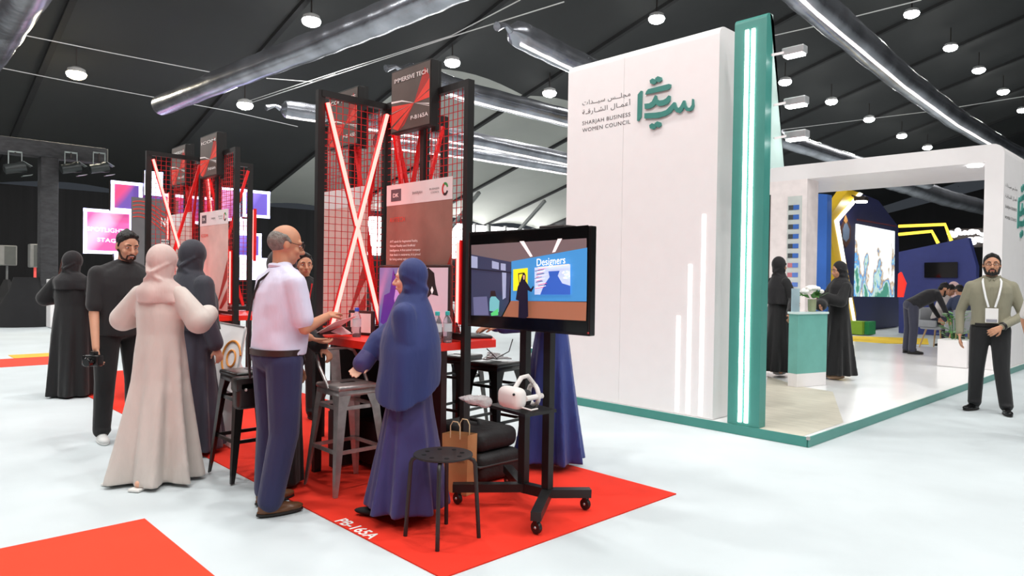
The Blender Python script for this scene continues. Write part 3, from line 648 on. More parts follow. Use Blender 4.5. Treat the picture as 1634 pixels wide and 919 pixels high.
# ------------------------------------------------------------------ stage: cloth wrapped truss, lights, lit panels, speakers
XT = -21.8
m_cloth = M('black_wrap_cloth', (62, 62, 64), 0.8, var=0.25, vs=5, bump=0.6, bs=6, stretch=(1, 1, 3))
ca, cb = PX(66, 300, XT), PX(95, 300, XT)
tz = PX(80, 226, XT).z; bz = PX(80, 250, XT).z
tr = thing('stage_truss', 'black cloth wrapped goalpost truss at the far left', 'truss', (XT, (ca.y+cb.y)/2, 0))
part('column', MB().bbox((XT-0.3, (ca.y+cb.y)/2, tz/2), (0.45, cb.y-ca.y, tz-0.02), 0.04), m_cloth, tr, True, True)
ye = PX(172, 240, XT).y
part('crossbeam', MB().bbox((XT-0.28, (ye-4)/2, (tz+bz)/2), (0.5, ye+4, tz-bz+0.02), 0.04), m_cloth, tr, True, True)
part('end_cover', MB().box((XT-0.28, ye+0.01, (tz+bz)/2), (0.48, 0.02, tz-bz)), M('grey_cloth', (118, 118, 112)), tr, world=True)
part('column_drape', MB().lathe([(0.9, 0.0), (0.75, 0.25), (0.4, 0.9), (0.3, 1.25)], (XT-0.3, ca.y-0.25, 0.01), 14), M('black_drape', (30, 30, 32), 0.9, bump=0.4, bs=6), tr, True, True)
solo('white_plinth', MB().bbox((XT+0.9, PX(78, 500, XT).y+0.0, 0.62), (0.5, 0.36, 1.22), 0.02), m_white, 'tall white plinth at the foot of the cloth wrapped truss', 'plinth')
def stage_light(x, y, label, tilt):
    p = PX(x, y, XT+0.1); t = thing('stage_light', label, 'stage light', (p.x, p.y, p.z), 0, 'spotlights hanging from the stage truss')
    t.scale = (0.74, 0.74, 0.74); al = M('light_housing_silver', (150, 158, 156), 0.35, metal=0.6)
    R3 = Matrix.Rotation(tilt, 3, 'X') 
    part('body', MB().lathe([(0.08, -0.34), (0.17, -0.3), (0.17, 0.05), (0.2, 0.15), (0.2, 0.3), (0.17, 0.3)], (0, 0, 0), 14, Matrix.Rotation(radians(-75), 3, 'X')), M('light_body_dark', (60, 64, 64), 0.4, metal=0.4), t, True)
    for s in (-1, 1): part('yoke_arm', MB().bar((0, 0.19*s, 0.0), (0, 0.19*s, 0.55), 0.05, 0.03), al, t)
    part('yoke_bar', MB().bar((0, -0.2, 0.55), (0, 0.2, 0.55), 0.05), al, t)
    part('clamp', MB().bar((0, 0, 0.55), (0, 0, bz-p.z+0.1), 0.05), m_dark, t)
    for k, (dz, tl) in enumerate(((-0.2, 0.25), (0.2, -0.5))): part('barn_door', MB().box((0.02, 0.34, dz-0.03), (0.34, 0.3, 0.015), Matrix.Rotation(tl, 3, 'X')), al, t)
stage_light(24, 268, 'leftmost stage spotlight with barn doors on the truss', 0.3)
stage_light(113, 268, 'middle stage spotlight just right of the truss column', 0.3)
stage_light(158, 268, 'rightmost stage spotlight at the truss end', 0.3)
XG = -26.0
m_frame_glow = M('panel_edge_glow', (226, 226, 255), emit=2.2, var=0)
def glow_print(name, c0, c1, e=1.1, sc=0.5):
    m = bpy.data.materials.new(name); m.use_nodes = True; nt = m.node_tree; b = nt.nodes['Principled BSDF']
    tc = nt.nodes.new('ShaderNodeTexCoord'); w = nt.nodes.new('ShaderNodeTexWave'); w.inputs['Scale'].default_value = sc; w.inputs['Distortion'].default_value = 2
    mp = nt.nodes.new('ShaderNodeMapping'); mp.inputs['Rotation'].default_value = (0.5, 0, 0)
    nt.links.new(tc.outputs['Object'], mp.inputs[0]); nt.links.new(mp.outputs[0], w.inputs['Vector'])
    w.bands_direction = 'Y'
    rp = nt.nodes.new('ShaderNodeValToRGB'); rp.color_ramp.elements[0].color = rgb(c0); rp.color_ramp.elements[1].color = rgb(c1)
    rp.color_ramp.elements[0].position = 0.35
    nt.links.new(w.outputs['Fac'], rp.inputs[0]); nt.links.new(rp.outputs[0], b.inputs['Base Color']); nt.links.new(rp.outputs[0], b.inputs['Emission Color']); b.inputs['Emission Strength'].default_value = e
    return m
g_pink = glow_print('pink_stage_print', (216, 84, 150), (250, 176, 210), 0.55, 0.25)
g_purple = glow_print('purple_stage_print', (86, 58, 140), (190, 50, 100), 0.5, 0.3)
g_violet = glow_print('violet_stage_print', (92, 74, 168), (130, 108, 200), 0.5, 0.25)
g_white = M('white_panel_glow', (240, 236, 255), emit=0.9, var=0)
PAN = [((133, 332, 211, 404), g_pink, 'pink lit panel reading SPOTLIGHT STAGE'), ((173, 289, 222, 337), g_purple, 'purple lit panel with red streaks above the SPOTLIGHT panel'),
       ((222, 275, 250, 313), g_white, 'white lit panel at the top of the stage backdrop'), ((222, 305, 345, 352), g_purple, 'wide purple lit panel behind the farther mesh booth'),
       ((340, 299, 380, 352), glow_print('mauve_stage_print', (150, 90, 160), (196, 130, 180), 0.5, .3), 'mauve lit panel seen through the farther booth mesh'), ((377, 304, 419, 347), g_violet, 'violet lit panel at the right top of the stage backdrop'),
       ((372, 348, 405, 371), g_white, 'small white lit panel right of the farther booth'), ((370, 371, 411, 411), g_violet, 'violet lit panel above the white shirted man shoulder'),
       ((372, 411, 425, 446), g_white, 'low white lit panel behind the white shirted man'), ((170, 405, 230, 432), g_white, 'low white lit panel under the SPOTLIGHT panel')]
for i, ((x0, y0, x1, y1), mt, lb) in enumerate(PAN):
    a, b = PX(x0, y0, XG), PX(x1, y1, XG); a2 = PX(x0, y1, XG)
    z1, z0 = a.z, a2.z; xo = 0.3*(i % 3) if i != 9 else 0.9
    t = thing('stage_lightbox', lb, 'light panel', (XG+xo, (a.y+b.y)/2, z0), 0, 'lit panels of the stage backdrop')  # printed lightbox of the stage backdrop with lit edges
    w, h = b.y-a.y, z1-z0
    part('box', MB().box((-0.12, 0, h/2), (0.22, w, h)), m_dark, t)
    part('print_face', MB().box((0.0, 0, h/2), (0.02, w-0.1, h-0.1)), mt, t)
    for (cy, cz, sy, sz) in ((0, 0.05, w, 0.1), (0, h-0.05, w, 0.1), (-w/2+0.05, h/2, 0.1, h), (w/2-0.05, h/2, 0.1, h)): part('edge_light', MB().box((0.015, cy, cz), (0.03, sy, sz)), m_frame_glow, t)
    if i == 0:
        ROOTM[t.name] = Matrix.Translation(t.location)
        tfit('lettering', 'SPOTLIGHT', m_frame_glow, t, PX(139, 368, XG+xo+0.02), PX(198, 372.5, XG+xo+0.02), 0.14, off=0.01); tfit('lettering', 'STAGE', m_frame_glow, t, PX(155, 385, XG+xo+0.02), PX(191, 388, XG+xo+0.02), 0.13, off=0.01)
XB = -13.0
bn = thing('grey_banner', 'dark grey banner with thin red lines behind the farther booth', 'banner', (XB, PX(240, 400, XB).y, 0))
ba, bb = PX(211, 314, XB), PX(285, 320, XB)
part('board', MB().span((XB-0.05, ba.y, 0.01), (XB, bb.y, ba.z)), M('banner_grey', (104, 104, 106), 0.5), bn, world=True)
for k in range(5):
    P = [PX(212+72*j/12, 322+k*6+((j/12)**1.6)*(26+k*3)-3*sin(j*0.5), XB+0.004) for j in range(13)]
    part('red_line', MB().tube(P, 0.008, 4), m_redprint, bn, world=True)
tfit('lettering', 'NO', m_txtwhite, bn, PX(256, 361, XB), PX(274, 362, XB), 0.16, bold=0.02, off=0.006)
for k, s in enumerate(('ABOUT', 'MARKET')): tfit('lettering', s, m_txtwhite, bn, PX(257, 384+k*5, XB), PX(272, 384.5+k*5, XB), 0.03, bold=0.02, off=0.006)
def speaker(x0, y0, x1, y1, X, label, pole_mat, skirt):
    a, b = PX(x0, y0, X), PX(x1, y1, X); c = (a+b)/2; w, h = abs(b.y-a.y), a.z-b.z
    t = thing('loudspeaker', label, 'speaker', (X, c.y, 0), 0, 'loudspeakers on stands at the stage')
    g1 = M('speaker_grey', (128, 128, 126), 0.5)
    part('cabinet', MB().bbox((0, 0, b.z+h/2), (0.35, w, h), 0.03), g1, t); part('grille', MB().box((0.18, w*0.12, b.z+h/2), (0.01, w*0.6, h*0.9)), M('speaker_grille', (84, 86, 84), 0.6), t)
    part('pole', MB().tube([(0, 0, 0.05), (0, 0, b.z)], 0.035, 10), pole_mat, t)
    if skirt: part('stand_skirt', MB().lathe([(0.75, 0.0), (0.7, 0.05), (0.3, 0.6), (0.08, 1.15)], (0, 0, 0.005), 4), M('skirt_black', (44, 44, 46), 0.85, bump=0.4, bs=5), t)
    else:
        for k in range(3): part('tripod_leg', MB().bar((0, 0, 0.7), (0.6*cos(k*2.1), 0.6*sin(k*2.1), 0.01), 0.04), m_black, t)
speaker(-4, 391, 26, 424, -27.0, 'grey loudspeaker on a stand with black skirt at the left edge', M('pole_grey', (130, 130, 130), 0.4, metal=0.6), True)
speaker(46, 389, 66, 427, -24.5, 'grey loudspeaker on a red lit pole beside the truss column', M('red_pole', (238, 90, 84), emit=0.4, var=0), False)

# ------------------------------------------------------------------ television on a wheeled stand
YTV = 2.98
tl, trr = PY(747, 374, YTV-0.02), PY(943, 355, YTV+0.02); br = PY(941, 535, YTV+0.02); bl = PY(747, 522, YTV-0.02)
ux = (trr-tl); ux.z = 0; TW = ux.length; ux.normalize(); un = ux.cross(Z_); zt_, zb_ = (tl.z+trr.z)/2, (bl.z+br.z)/2
TV0 = Vector((tl.x, tl.y, zb_)); TH = zt_-zb_
tv = thing('television', 'large television showing a virtual classroom with the word Designers', 'television', TV0+ux*TW/2)
Rtv = Matrix((ux, -un, Z_)).transposed()
part('casing', MB().bbox(TV0+ux*TW/2-un*0.03+Z_*TH/2, (TW, 0.05, TH), 0.006, Rtv), M('tv_black', (18, 18, 19), 0.25), tv, world=True)
def SCR(x, y, d=0.0):       # photograph pixel on the screen plane -> point
    dd = ray(x, y); o = TV0+un*(-0.004+0.0+d)
    t = (o-CAM).dot(un)/dd.dot(un); return CAM+dd*t
def E_(name, c, e=0.75): return M('screen_'+name, c, 0.3, emit=e, var=0)
layer = [0]
def spoly(name, pts, mat, d=None):
    layer[0] += 1
    return part(name, MB().flat([SCR(x, y, 0.0006*layer[0]) for x, y in pts]), mat, tv, world=True)
spoly('screen_glass', [(751, 376), (939, 359), (937, 531), (751, 519)], M('screen_black', (12, 12, 13), 0.12))
spoly('picture_ceiling', [(752, 391), (936, 380), (936, 396), (815, 418), (752, 408)], E_('ceiling', (112, 98, 100), .55))
spoly('picture_side_wall', [(752, 406), (816, 418), (812, 482), (800, 505), (752, 503)], E_('sidewall', (56, 60, 86), .6))
spoly('picture_wall', [(816, 417), (937, 395), (936, 481), (815, 480)], E_('wall', (62, 132, 190), .8))
spoly('picture_floor', [(815, 480), (936, 482), (935, 512), (802, 505)], E_('floor', (152, 100, 76), .6))
for q in ([(829, 385), (836, 384.5), (850, 409), (846, 410)], [(890, 381), (897, 380.5), (886, 402), (881, 403)]): spoly('picture_lamp', q, E_('lamp', (225, 215, 215), .9))
for q in ([(752, 408), (762, 410), (762, 428), (752, 427)], [(785, 416), (796, 419), (796, 430), (785, 428)], [(799, 420), (807, 421), (807, 432), (799, 431)], [(801, 433), (808, 434), (807, 475), (802, 478)]): spoly('picture_window', q, E_('window', (150, 160, 190), .7))
spoly('picture_mullion', [(752, 428), (816, 434), (816, 436), (752, 430)], E_('mull', (34, 34, 50), .5))
spoly('picture_poster', [(819, 430), (842, 427.5), (842, 463), (819, 464)], E_('yellow', (232, 216, 30), .85))
spoly('picture_easel', [(826.5, 436), (837, 434.5), (837, 452), (828, 453)], E_('easel', (60, 60, 30), .5)); spoly('picture_easel', [(828, 438), (836, 436.5), (836, 450), (829, 451)], E_('yellow', (232, 216, 30), .85))
spoly('picture_board', [(853, 427), (910, 421.5), (910, 470), (853, 470)], E_('board', (178, 196, 226), .8))
spoly('picture_board', [(875, 433), (893, 432), (890, 440), (897, 452), (910, 456), (910, 470), (862, 470), (868, 455), (877, 442)], E_('boardblue', (50, 90, 176), .8))
rnd = random.Random(2)
for k in range(16):
    y = 430+k*2; x = 853+rnd.random()*6; spoly('picture_stroke', [(x, y), (x+8+rnd.random()*8, y-2.5), (x+8+rnd.random()*8, y-1.6), (x, y+0.9)], E_('stroke%d' % (k % 3), ((220, 60, 80), (40, 60, 110), (245, 245, 250))[k % 3], .8))
for k in range(16):
    x, y = 894+rnd.random()*14, 430+rnd.random()*14; spoly('picture_dot', [(x, y), (x+2, y-.2), (x+2, y+1.6), (x, y+1.7)], E_('dot', (245, 248, 255), .9))
spoly('picture_caption', [(858, 426), (908, 421), (908, 423), (858, 428)], E_('cap', (214, 214, 200), .8))
tfit('screen_lettering', 'Designers', E_('white', (250, 250, 250), 1.0), tv, SCR(856.5, 424.5, 0.03), SCR(902, 420, 0.03), 0.045, off=0.0, ext=0)
# presenter figure and pupil in the picture
spoly('picture_presenter', [(834, 437), (837, 435.5), (839, 439), (838.5, 448), (843, 455), (847, 461), (851, 456), (852, 458), (848, 466), (842, 463), (843, 505), (838, 508), (827, 507), (828, 480), (823, 478), (826, 458), (830, 449)], E_('dark', (30, 26, 44), .5))
spoly('picture_face', [(834.5, 439), (837.5, 439), (837, 446), (835, 446)], E_('skin', (206, 160, 130), .8))
spoly('picture_pupil', [(782, 476), (785, 472), (790, 472), (793, 476), (797, 480), (796, 498), (781, 496), (781, 482)], E_('pupil', (104, 170, 176), .8)); spoly('picture_pupil_hair', [(783, 464), (790, 464), (792, 473), (782, 473)], E_('hair', (44, 30, 30), .5))
spoly('picture_plant', [(783, 500), (789, 496), (795, 492), (795, 503), (784, 504)], E_('green', (80, 190, 110), .8)); spoly('picture_monitor', [(755, 474), (777, 473), (780, 503), (756, 503)], E_('monitor', (100, 104, 140), .6))
part('power_button', MB().ball(SCR(938.5, 531.5, 0.006), 0.006, 8, 6), M('button_red', (160, 40, 40)), tv, world=True)

PRb, PLb = G(873, 786, 0.12), G(835, 777, 0.12)
ts = thing('tv_stand', 'black wheeled television stand with a shelf on the red carpet', 'stand', (PRb.x, PRb.y, 0))
c1, c2, c3 = G(856, 846, 0.03), G(934, 808, 0.03), G(730, 799, 0.03); c4 = c3+(c2-c1)
zt_pole = zb_+0.45
for P in (PRb, PLb): part('upright', MB().bar((P.x, P.y, 0.09), (P.x, P.y, zt_pole), 0.055, 0.045), m_black, ts, world=True)
part('base_link', MB().bar((PLb.x, PLb.y, 0.12), (PRb.x, PRb.y, 0.12), 0.05, 0.06), m_black, ts, world=True)
for P, c in ((PRb, c1), (PRb, c2), (PLb, c3), (PLb, c4)):
    e = Vector((c.x, c.y, 0.115)); part('leg', MB().bar((P.x, P.y, 0.12), e+(e-Vector((P.x, P.y, 0.115))).normalized()*0.03, 0.06, 0.05), m_black, ts, world=True)
    ca_ = part('caster', MB().lathe([(0.012, -0.012), (0.033, -0.012), (0.036, 0), (0.033, 0.012), (0.012, 0.012)], (c.x, c.y, 0.046), 16, Matrix.Rotation(pi/2, 3, 'X') @ Matrix.Rotation(0.0, 3, 'Z')), M('caster_rubber', (30, 30, 30), 0.4), ts, True, True); ROOTM[ca_.name] = ROOTM[ts.name]
    part('caster_hub', MB().ball((c.x, c.y, 0.046), (0.012, 0.02, 0.012), 10, 6), m_steel, ca_, True, True); part('caster_fork', MB().bar((c.x, c.y, 0.07), (c.x, c.y, 0.1), 0.03), m_black, ca_, world=True)
part('screen_bracket', MB().bar((PLb.x, PLb.y-0.005, zb_+0.25), (PRb.x, PRb.y-0.005, zb_+0.25), 0.05, 0.3), m_black, ts, world=True)
zs = 0.66
sc_ = [G(x, y, zs) for x, y in ((778, 645), (838, 661), (888, 653), (828, 638))]
part('shelf', slab(sc_, (0, 0, -0.018)), m_black, ts, world=True)
solo('router_box', MB().bbox(TV0+ux*TW*0.62+un*(-0.17)+Z_*(TH+0.01), (0.2, 0.13, 0.03), 0.008).bar(TV0+ux*TW*0.6-un*0.17+Z_*(TH-0.1), TV0+ux*TW*0.6-un*0.17+Z_*(TH+0.03), 0.07), m_dark, 'dark bracket plate showing above the television', 'bracket')
# virtual reality headset on the shelf
hc = (sc_[0]+sc_[1]+sc_[2]+sc_[3])/4
hv = thing('vr_headset', 'white virtual reality headset on the television stand shelf', 'headset', (hc.x, hc.y, zs))
m_vr = M('vr_white', (232, 228, 224), 0.35, var=0.01)
f0 = G(817, 634, zs+0.075); dirr = (Vector((_r.x, _r.y, 0))*0.75+Vector((_f.x, _f.y, 0))*0.65).normalized()
Rv = Matrix((dirr, Z_.cross(dirr), Z_)).transposed()
part('visor', MB().bbox(f0+Z_*0.0, (0.10, 0.19, 0.125), 0.045, Rv, 4), m_vr, hv, True, True)
part('face_pad', MB().bbox(f0+dirr*0.065, (0.06, 0.16, 0.09), 0.035, Rv, 3), M('vr_pad', (44, 44, 46), 0.8), hv, True, True)
for s in (-1, 1):
    P = [f0+Rv @ Vector((0.03+0.05*k, s*(0.085-0.008*k), 0.0)) for k in range(4)]; part('side_strap', MB().tube(P, 0.016, 8), m_vr, hv, True, True)
part('head_strap', MB().tube([f0+dirr*0.17+Rv @ Vector((0.03*cos(a), 0.075*cos(a), 0.06*sin(a))) for a in (2*pi*k/16 for k in range(16))], 0.014, 8, True), m_vr, hv, True, True)
part('top_strap', MB().tube([f0+dirr*(0.02+0.05*k)+Z_*(0.05+0.07*sin(pi*k/3.2)) for k in range(4)], 0.014, 8), m_vr, hv, True, True)
part('lens_dot', MB().ball(f0-dirr*0.048+Z_*0.03+Rv @ Vector((0, -0.07, 0)), 0.008, 8, 6), m_black, hv, world=True)
part('lead', MB().tube([f0+Rv @ Vector((0.0, -0.08, -0.045)), f0+Rv @ Vector((0.04, -0.12, -0.06)), f0+Rv @ Vector((0.1, -0.11, -0.06))], 0.005, 6), m_vr, hv, True, True)
pb = MB(); q0 = G(750, 637, zs+0.05); q1 = G(774, 640, zs+0.045)
for k in range(6): pb.ball(q0.lerp(q1, k/5)+Vector((0, 0, 0.006*sin(k*2.3))), (0.045, 0.045, 0.016+0.004*k), 12, 8)
pb.cap(q0-(q1-q0).normalized()*0.07, q0, 0.006, 0.03)
pbo = bpy.data.objects.new('plastic_bag', None); bpy.data.objects.remove(pbo)
def bag_solo():
    me = pb.mesh('plastic_bag'); c = (q0+q1)/2; t = thing('plastic_bag', 'crumpled clear plastic bag on the shelf beside the headset', 'bag', c)
    m2 = MB(); m2.v = [v-c for v in pb.v]; m2.f = pb.f
    bpart('film', m2, M('clear_plastic', (225, 225, 225), 0.15, trans=0.45, bump=1.0, bs=30), t, 0.008, 1)

# ------------------------------------------------------------------ stools
def marius(c):
    t = thing('round_stool', 'low black round stool with holes in its seat, nearest on the red carpet', 'stool', (c.x, c.y, 0.0095), radians(0))
    bm = bmesh.new(); N = 40; R = 0.162; vs_o = []
    hol = [(0.105*cos(2*pi*k/8+0.3), 0.105*sin(2*pi*k/8+0.3)) for k in range(8)]
    seat = MB().lathe([(0.02, 0.440), (0.15, 0.440), (0.162, 0.446), (0.16, 0.454), (0.02, 0.450)], seg=40)
    m_st = M('stool_black', (40, 38, 38), 0.45)
    s = part('seat', seat, m_st, t, True)
    for hx, hy in hol: part('seat_hole', MB().lathe([(0.013, 0.4535), (0.013, 0.4548), (0.001, 0.4549)], (hx, hy, 0), 12), M('hole_black', (8, 8, 8), 0.9), s)
    for sx, sy in ((1, 1), (1, -1), (-1, 1), (-1, -1)):
        part('leg', MB().tube([(0.04*sx, 0.04*sy, 0.434), (0.10*sx, 0.10*sy, 0.434), (0.118*sx, 0.118*sy, 0.42), (0.124*sx, 0.124*sy, 0.40), (0.142*sx, 0.142*sy, 0.0)], 0.0115, 10), m_st, t, True)
marius(Vector((-2.99, 2.37, 0)))
def tolix(c, rz, mat, label, back=True, h=0.74, hs=1.0):
    t = thing('bar_stool', label, 'stool', (c[0], c[1], 0.0095), rz, 'metal bar stools')
    a, b = 0.145*hs, 0.205*hs
    part('seat', MB().bbox((0, 0, h-0.02), (0.31*hs, 0.31*hs, 0.035), 0.016, None, 3), mat, t, True)
    part('seat_skirt', MB().bbox((0, 0, h-0.055), (0.30*hs, 0.30*hs, 0.04), 0.012), mat, t, True)
    part('grip_slot', MB().bbox((0, 0, h-0.0015), (0.10, 0.03, 0.003), 0.001), m_black, t)
    for sx in (-1, 1):
        for sy in (-1, 1):
            mb = MB(); z0, z1 = 0.0, h-0.03
            def cs(z, w): k = (z1-z)/(z1-z0); x, y = sx*(a+(b-a)*k), sy*(a+(b-a)*k); return [Vector((x, y, z)), Vector((x-sx*w, y, z)), Vector((x-sx*w*0.35, y-sy*w*0.35, z)), Vector((x, y-sy*w, z))]
            r0, r1, r2, r3 = cs(z1, 0.10*hs), cs(z1-0.12, 0.062), cs(0.1, 0.034), cs(z0, 0.024)
            vs = r0+r1+r2+r3; fs = []
            for i in range(3):
                for k in range(4): fs.append((i*4+k, i*4+(k+1) % 4, i*4+4+(k+1) % 4, i*4+4+k))
            fs += [(0, 1, 2, 3), (12, 13, 14, 15)]
            part('leg', mb.add(vs, fs), mat, t)
    for z, k in ((0.27, 0.66), (0.55, 0.25)):
        w = (a+(b-a)*k)-0.02
        for p, q in (((-w, -w), (w, -w)), ((w, -w), (w, w)), ((w, w), (-w, w)), ((-w, w), (-w, -w))): part('foot_rail', MB().bar((p[0], p[1], z), (q[0], q[1], z), 0.012, 0.024), mat, t)
    if back:
        y = a
        part('back_rim', MB().tube([(a+0.005, -0.02, h-0.03), (a+0.015, y*0.6, h+0.1), (a+0.0, y+0.02, h+0.19), (a-0.04, y+0.035, h+0.21), (-a+0.04, y+0.035, h+0.21), (-a, y+0.02, h+0.19), (-a-0.015, y*0.6, h+0.1), (-a-0.005, -0.02, h-0.03)], 0.011, 8), mat, t, True)
        part('back_slat', MB().bar((0, y, h-0.02), (0, y+0.035, h+0.2), 0.075, 0.006, up=(0, 1, 0)), mat, t)
tolix((-4.16, 2.47), radians(90), m_steel, 'brushed steel bar stool with low back beside the red table', h=0.70)
m_blkgloss = M('stool_gloss_black', (28, 27, 27), 0.3)
tolix((-4.87, 2.10), 0, m_blkgloss, 'black metal bar stool left of the white shirted man', back=False)
tolix((-4.78, 3.95), 0.2, m_blkgloss, 'black metal bar stool behind the red table end', back=False)
tolix((-4.2, 3.86), 0.1, m_blkgloss, 'black metal bar stool under the hands at the laptop', back=False)

# ------------------------------------------------------------------ bags on the carpet
def bagbox(name, label, cat, c, size, rz, mat, r=0.05):
    t = thing(name, label, cat, (c.x, c.y, 0.0095), rz); part('body', MB().bbox((0, 0, size[2]/2), size, r, None, 4), mat, t, True); return t
m_nylon = M('black_nylon', (34, 33, 34), 0.7, bump=0.5, bs=14)
sb_ = bagbox('suitcase', 'black soft suitcase lying under the red table, lowest of the two', 'suitcase', Vector((-3.87, 3.345, 0)), (0.62, 0.40, 0.20), 0.0, m_nylon)
part('zip', MB().bbox((0, 0, 0.12), (0.63, 0.43, 0.012), 0.004), M('zip_dark', (64, 62, 62), 0.4), sb_); part('tag', MB().box((0.1, -0.217, 0.07), (0.14, 0.01, 0.018)), M('tag_red', (190, 50, 46)), sb_)
t = thing('backpack', 'black padded laptop bag lying on top of the suitcase', 'bag', (-3.87, 3.34, 0.2115), 0.05)
part('body', MB().bbox((0, 0, 0.075), (0.56, 0.40, 0.15), 0.06, None, 4), m_nylon, t, True); part('front_pocket', MB().bbox((0.02, -0.17, 0.06), (0.42, 0.1, 0.09), 0.04, None, 3), m_nylon, t, True)
part('handle', MB().tube([(-0.06, 0, 0.148), (-0.05, 0, 0.175), (0.05, 0, 0.175), (0.06, 0, 0.148)], 0.01, 8), m_nylon, t, True); part('badge', MB().box((-0.12, -0.222, 0.07), (0.05, 0.004, 0.015)), m_steel, t)
bgc = G(727, 788)
pbg = thing('paper_bag', 'brown kraft paper shopping bag behind the round stool', 'bag', (bgc.x, bgc.y+0.03, 0.0095), radians(12))
m_kraft = M('kraft_paper', (196, 146, 96), 0.8, var=0.08, bump=0.15, bs=12)
bw, bd, bh = 0.20, 0.10, 0.38
part('body', MB().add([(-bw/2, -bd/2, 0), (bw/2, -bd/2, 0), (bw/2, bd/2, 0), (-bw/2, bd/2, 0), (-bw/2-.01, -bd/2, bh), (bw/2+.005, -bd/2, bh+.015), (bw/2+.005, bd/2, bh+.012), (-bw/2-.01, bd/2, bh)], [(0, 1, 2, 3), (0, 1, 5, 4), (1, 2, 6, 5), (2, 3, 7, 6), (3, 0, 4, 7)]), m_kraft, pbg)
for y in (-bd/2, bd/2): part('handle', MB().tube([(-0.04, y, bh-0.02), (-0.04, y, bh+0.06), (-0.02, y, bh+0.09), (0.02, y, bh+0.09), (0.04, y, bh+0.06), (0.04, y, bh-0.02)], 0.004, 6), M('twine', (226, 200, 160)), pbg, True)
ROOTM['bagx'] = ROOTM[pbg.name]
tfit('printed_name', "O'Cream", M('brown_print_dark', (90, 60, 40)), pbg, ROOTM[pbg.name] @ Vector((-0.07, -bd/2-0.002, 0.2)), ROOTM[pbg.name] @ Vector((0.08, -bd/2-0.002, 0.21)), 0.022, off=0.002)
part('printed_emblem', MB().lathe([(0.03, 0), (0.03, 0.002), (0.02, 0.002)], (0.0, -bd/2-0.001, 0.27), 14, Matrix.Rotation(pi/2, 3, 'X')), M('brown_print_dark', (90, 60, 40)), pbg)

# ------------------------------------------------------------------ things on the red tables
ZTB = 0.988
def bottle(x, y, capc, label, h=0.205, r=0.031, base=None):
    p = base or PX(x, y, -3.665)-Y_*0.05; t = thing('water_bottle', label, 'bottle', (p.x, p.y, ZTB), 0, 'water bottles on the red table')
    part('body', MB().lathe([(r*0.9, 0), (r, 0.01), (r*0.95, 0.05), (r, 0.06), (r, h*0.66), (r*0.8, h*0.76), (0.014, h*0.87), (0.013, h*0.92)], seg=16), M('clear_pet', (225, 232, 238), 0.08, trans=0.85, ior=1.2), t, True)
    part('cap', MB().lathe([(0.016, h*0.89), (0.016, h), (0.012, h+0.004)], seg=14), M('cap_'+str(capc[0]), capc, 0.4), t, True)
    part('paper_label', MB().lathe([(r+0.0008, h*0.36), (r+0.0008, h*0.62)], seg=16), M('bottle_label', (214, 220, 224), 0.5), t, True)
bottle(707, 547, (64, 190, 184), 'left of two water bottles with turquoise caps on the red table')
bottle(723, 548, (64, 191, 184), 'right of two water bottles with turquoise caps on the red table')
bottle(566, 538, (60, 90, 200), 'water bottle with blue cap at the left end of the red table', base=PY(569, 541, 2.66))
qf = thing('display_frame', 'small black frame holding a white printed card on the red table', 'frame', (PY(562, 540, 2.78).x+0.13, 2.78, ZTB), radians(14))
part('border', MB().bbox((0, 0.0, 0.09), (0.25, 0.02, 0.18), 0.004), m_dark, qf); part('card', MB().box((0, -0.012, 0.09), (0.20, 0.004, 0.14)), m_paper, qf); part('foot', MB().box((0, 0.04, 0.01), (0.2, 0.1, 0.012)), m_dark, qf)
# framed picture screen below the main poster
scx0, scx1 = -4.545, PY(721, 426, 2.97).x
mo = thing('monitor', 'framed monitor with purple artwork and a capped silhouette behind the navy clad woman', 'monitor', ((scx0+scx1)/2, 2.97, ZTB))
part('bezel', MB().bbox((0, 0, 0.27), (scx1-scx0, 0.03, 0.5), 0.006), m_dark, mo)
hw = (scx1-scx0)/2-0.02
part('picture', MB().box((0, -0.0165, 0.27), (2*hw, 0.003, 0.46)), M('picture_mauve', (200, 176, 186), 0.3, emit=0.45, var=0.1, vs=3), mo)
def mp_(name, pts, c, k=1): return part(name, MB().flat([(-hw+2*hw*u, -0.0182-0.0006*k, 0.04+0.46*v) for u, v in pts]), M('pic_%d_%d' % (c[0], c[2]), c, 0.3, emit=0.45, var=0.1, vs=8), mo)
mp_('picture_panel', [(0, 0), (0.5, 0), (0.5, 1), (0, 1)], (106, 116, 170)); mp_('picture_figure', [(0.02, 0.1), (0.2, 0.0), (0.32, 0.3), (0.3, 0.75), (0.22, 0.98), (0.17, 0.6), (0.08, 0.55)], (92, 52, 150), 2); mp_('picture_figure', [(0.3, 0.1), (0.36, 0.95), (0.30, 0.95), (0.24, 0.5)], (190, 150, 220), 3)
mp_('picture_cap', [(0.62, 0.75), (0.66, 0.93), (0.74, 1.0), (0.82, 0.92), (0.84, 0.75), (0.88, 0.58), (0.78, 0.6), (0.7, 0.5), (0.62, 0.55)], (30, 30, 32), 2); mp_('picture_shoulder', [(0.55, 0), (0.99, 0), (0.99, 0.08), (0.85, 0.2), (0.7, 0.3), (0.55, 0.35)], (22, 24, 26), 2)
mp_('picture_mark', [(0.775, 0.66), (0.795, 0.72), (0.815, 0.66), (0.795, 0.6)], (240, 240, 240), 3)
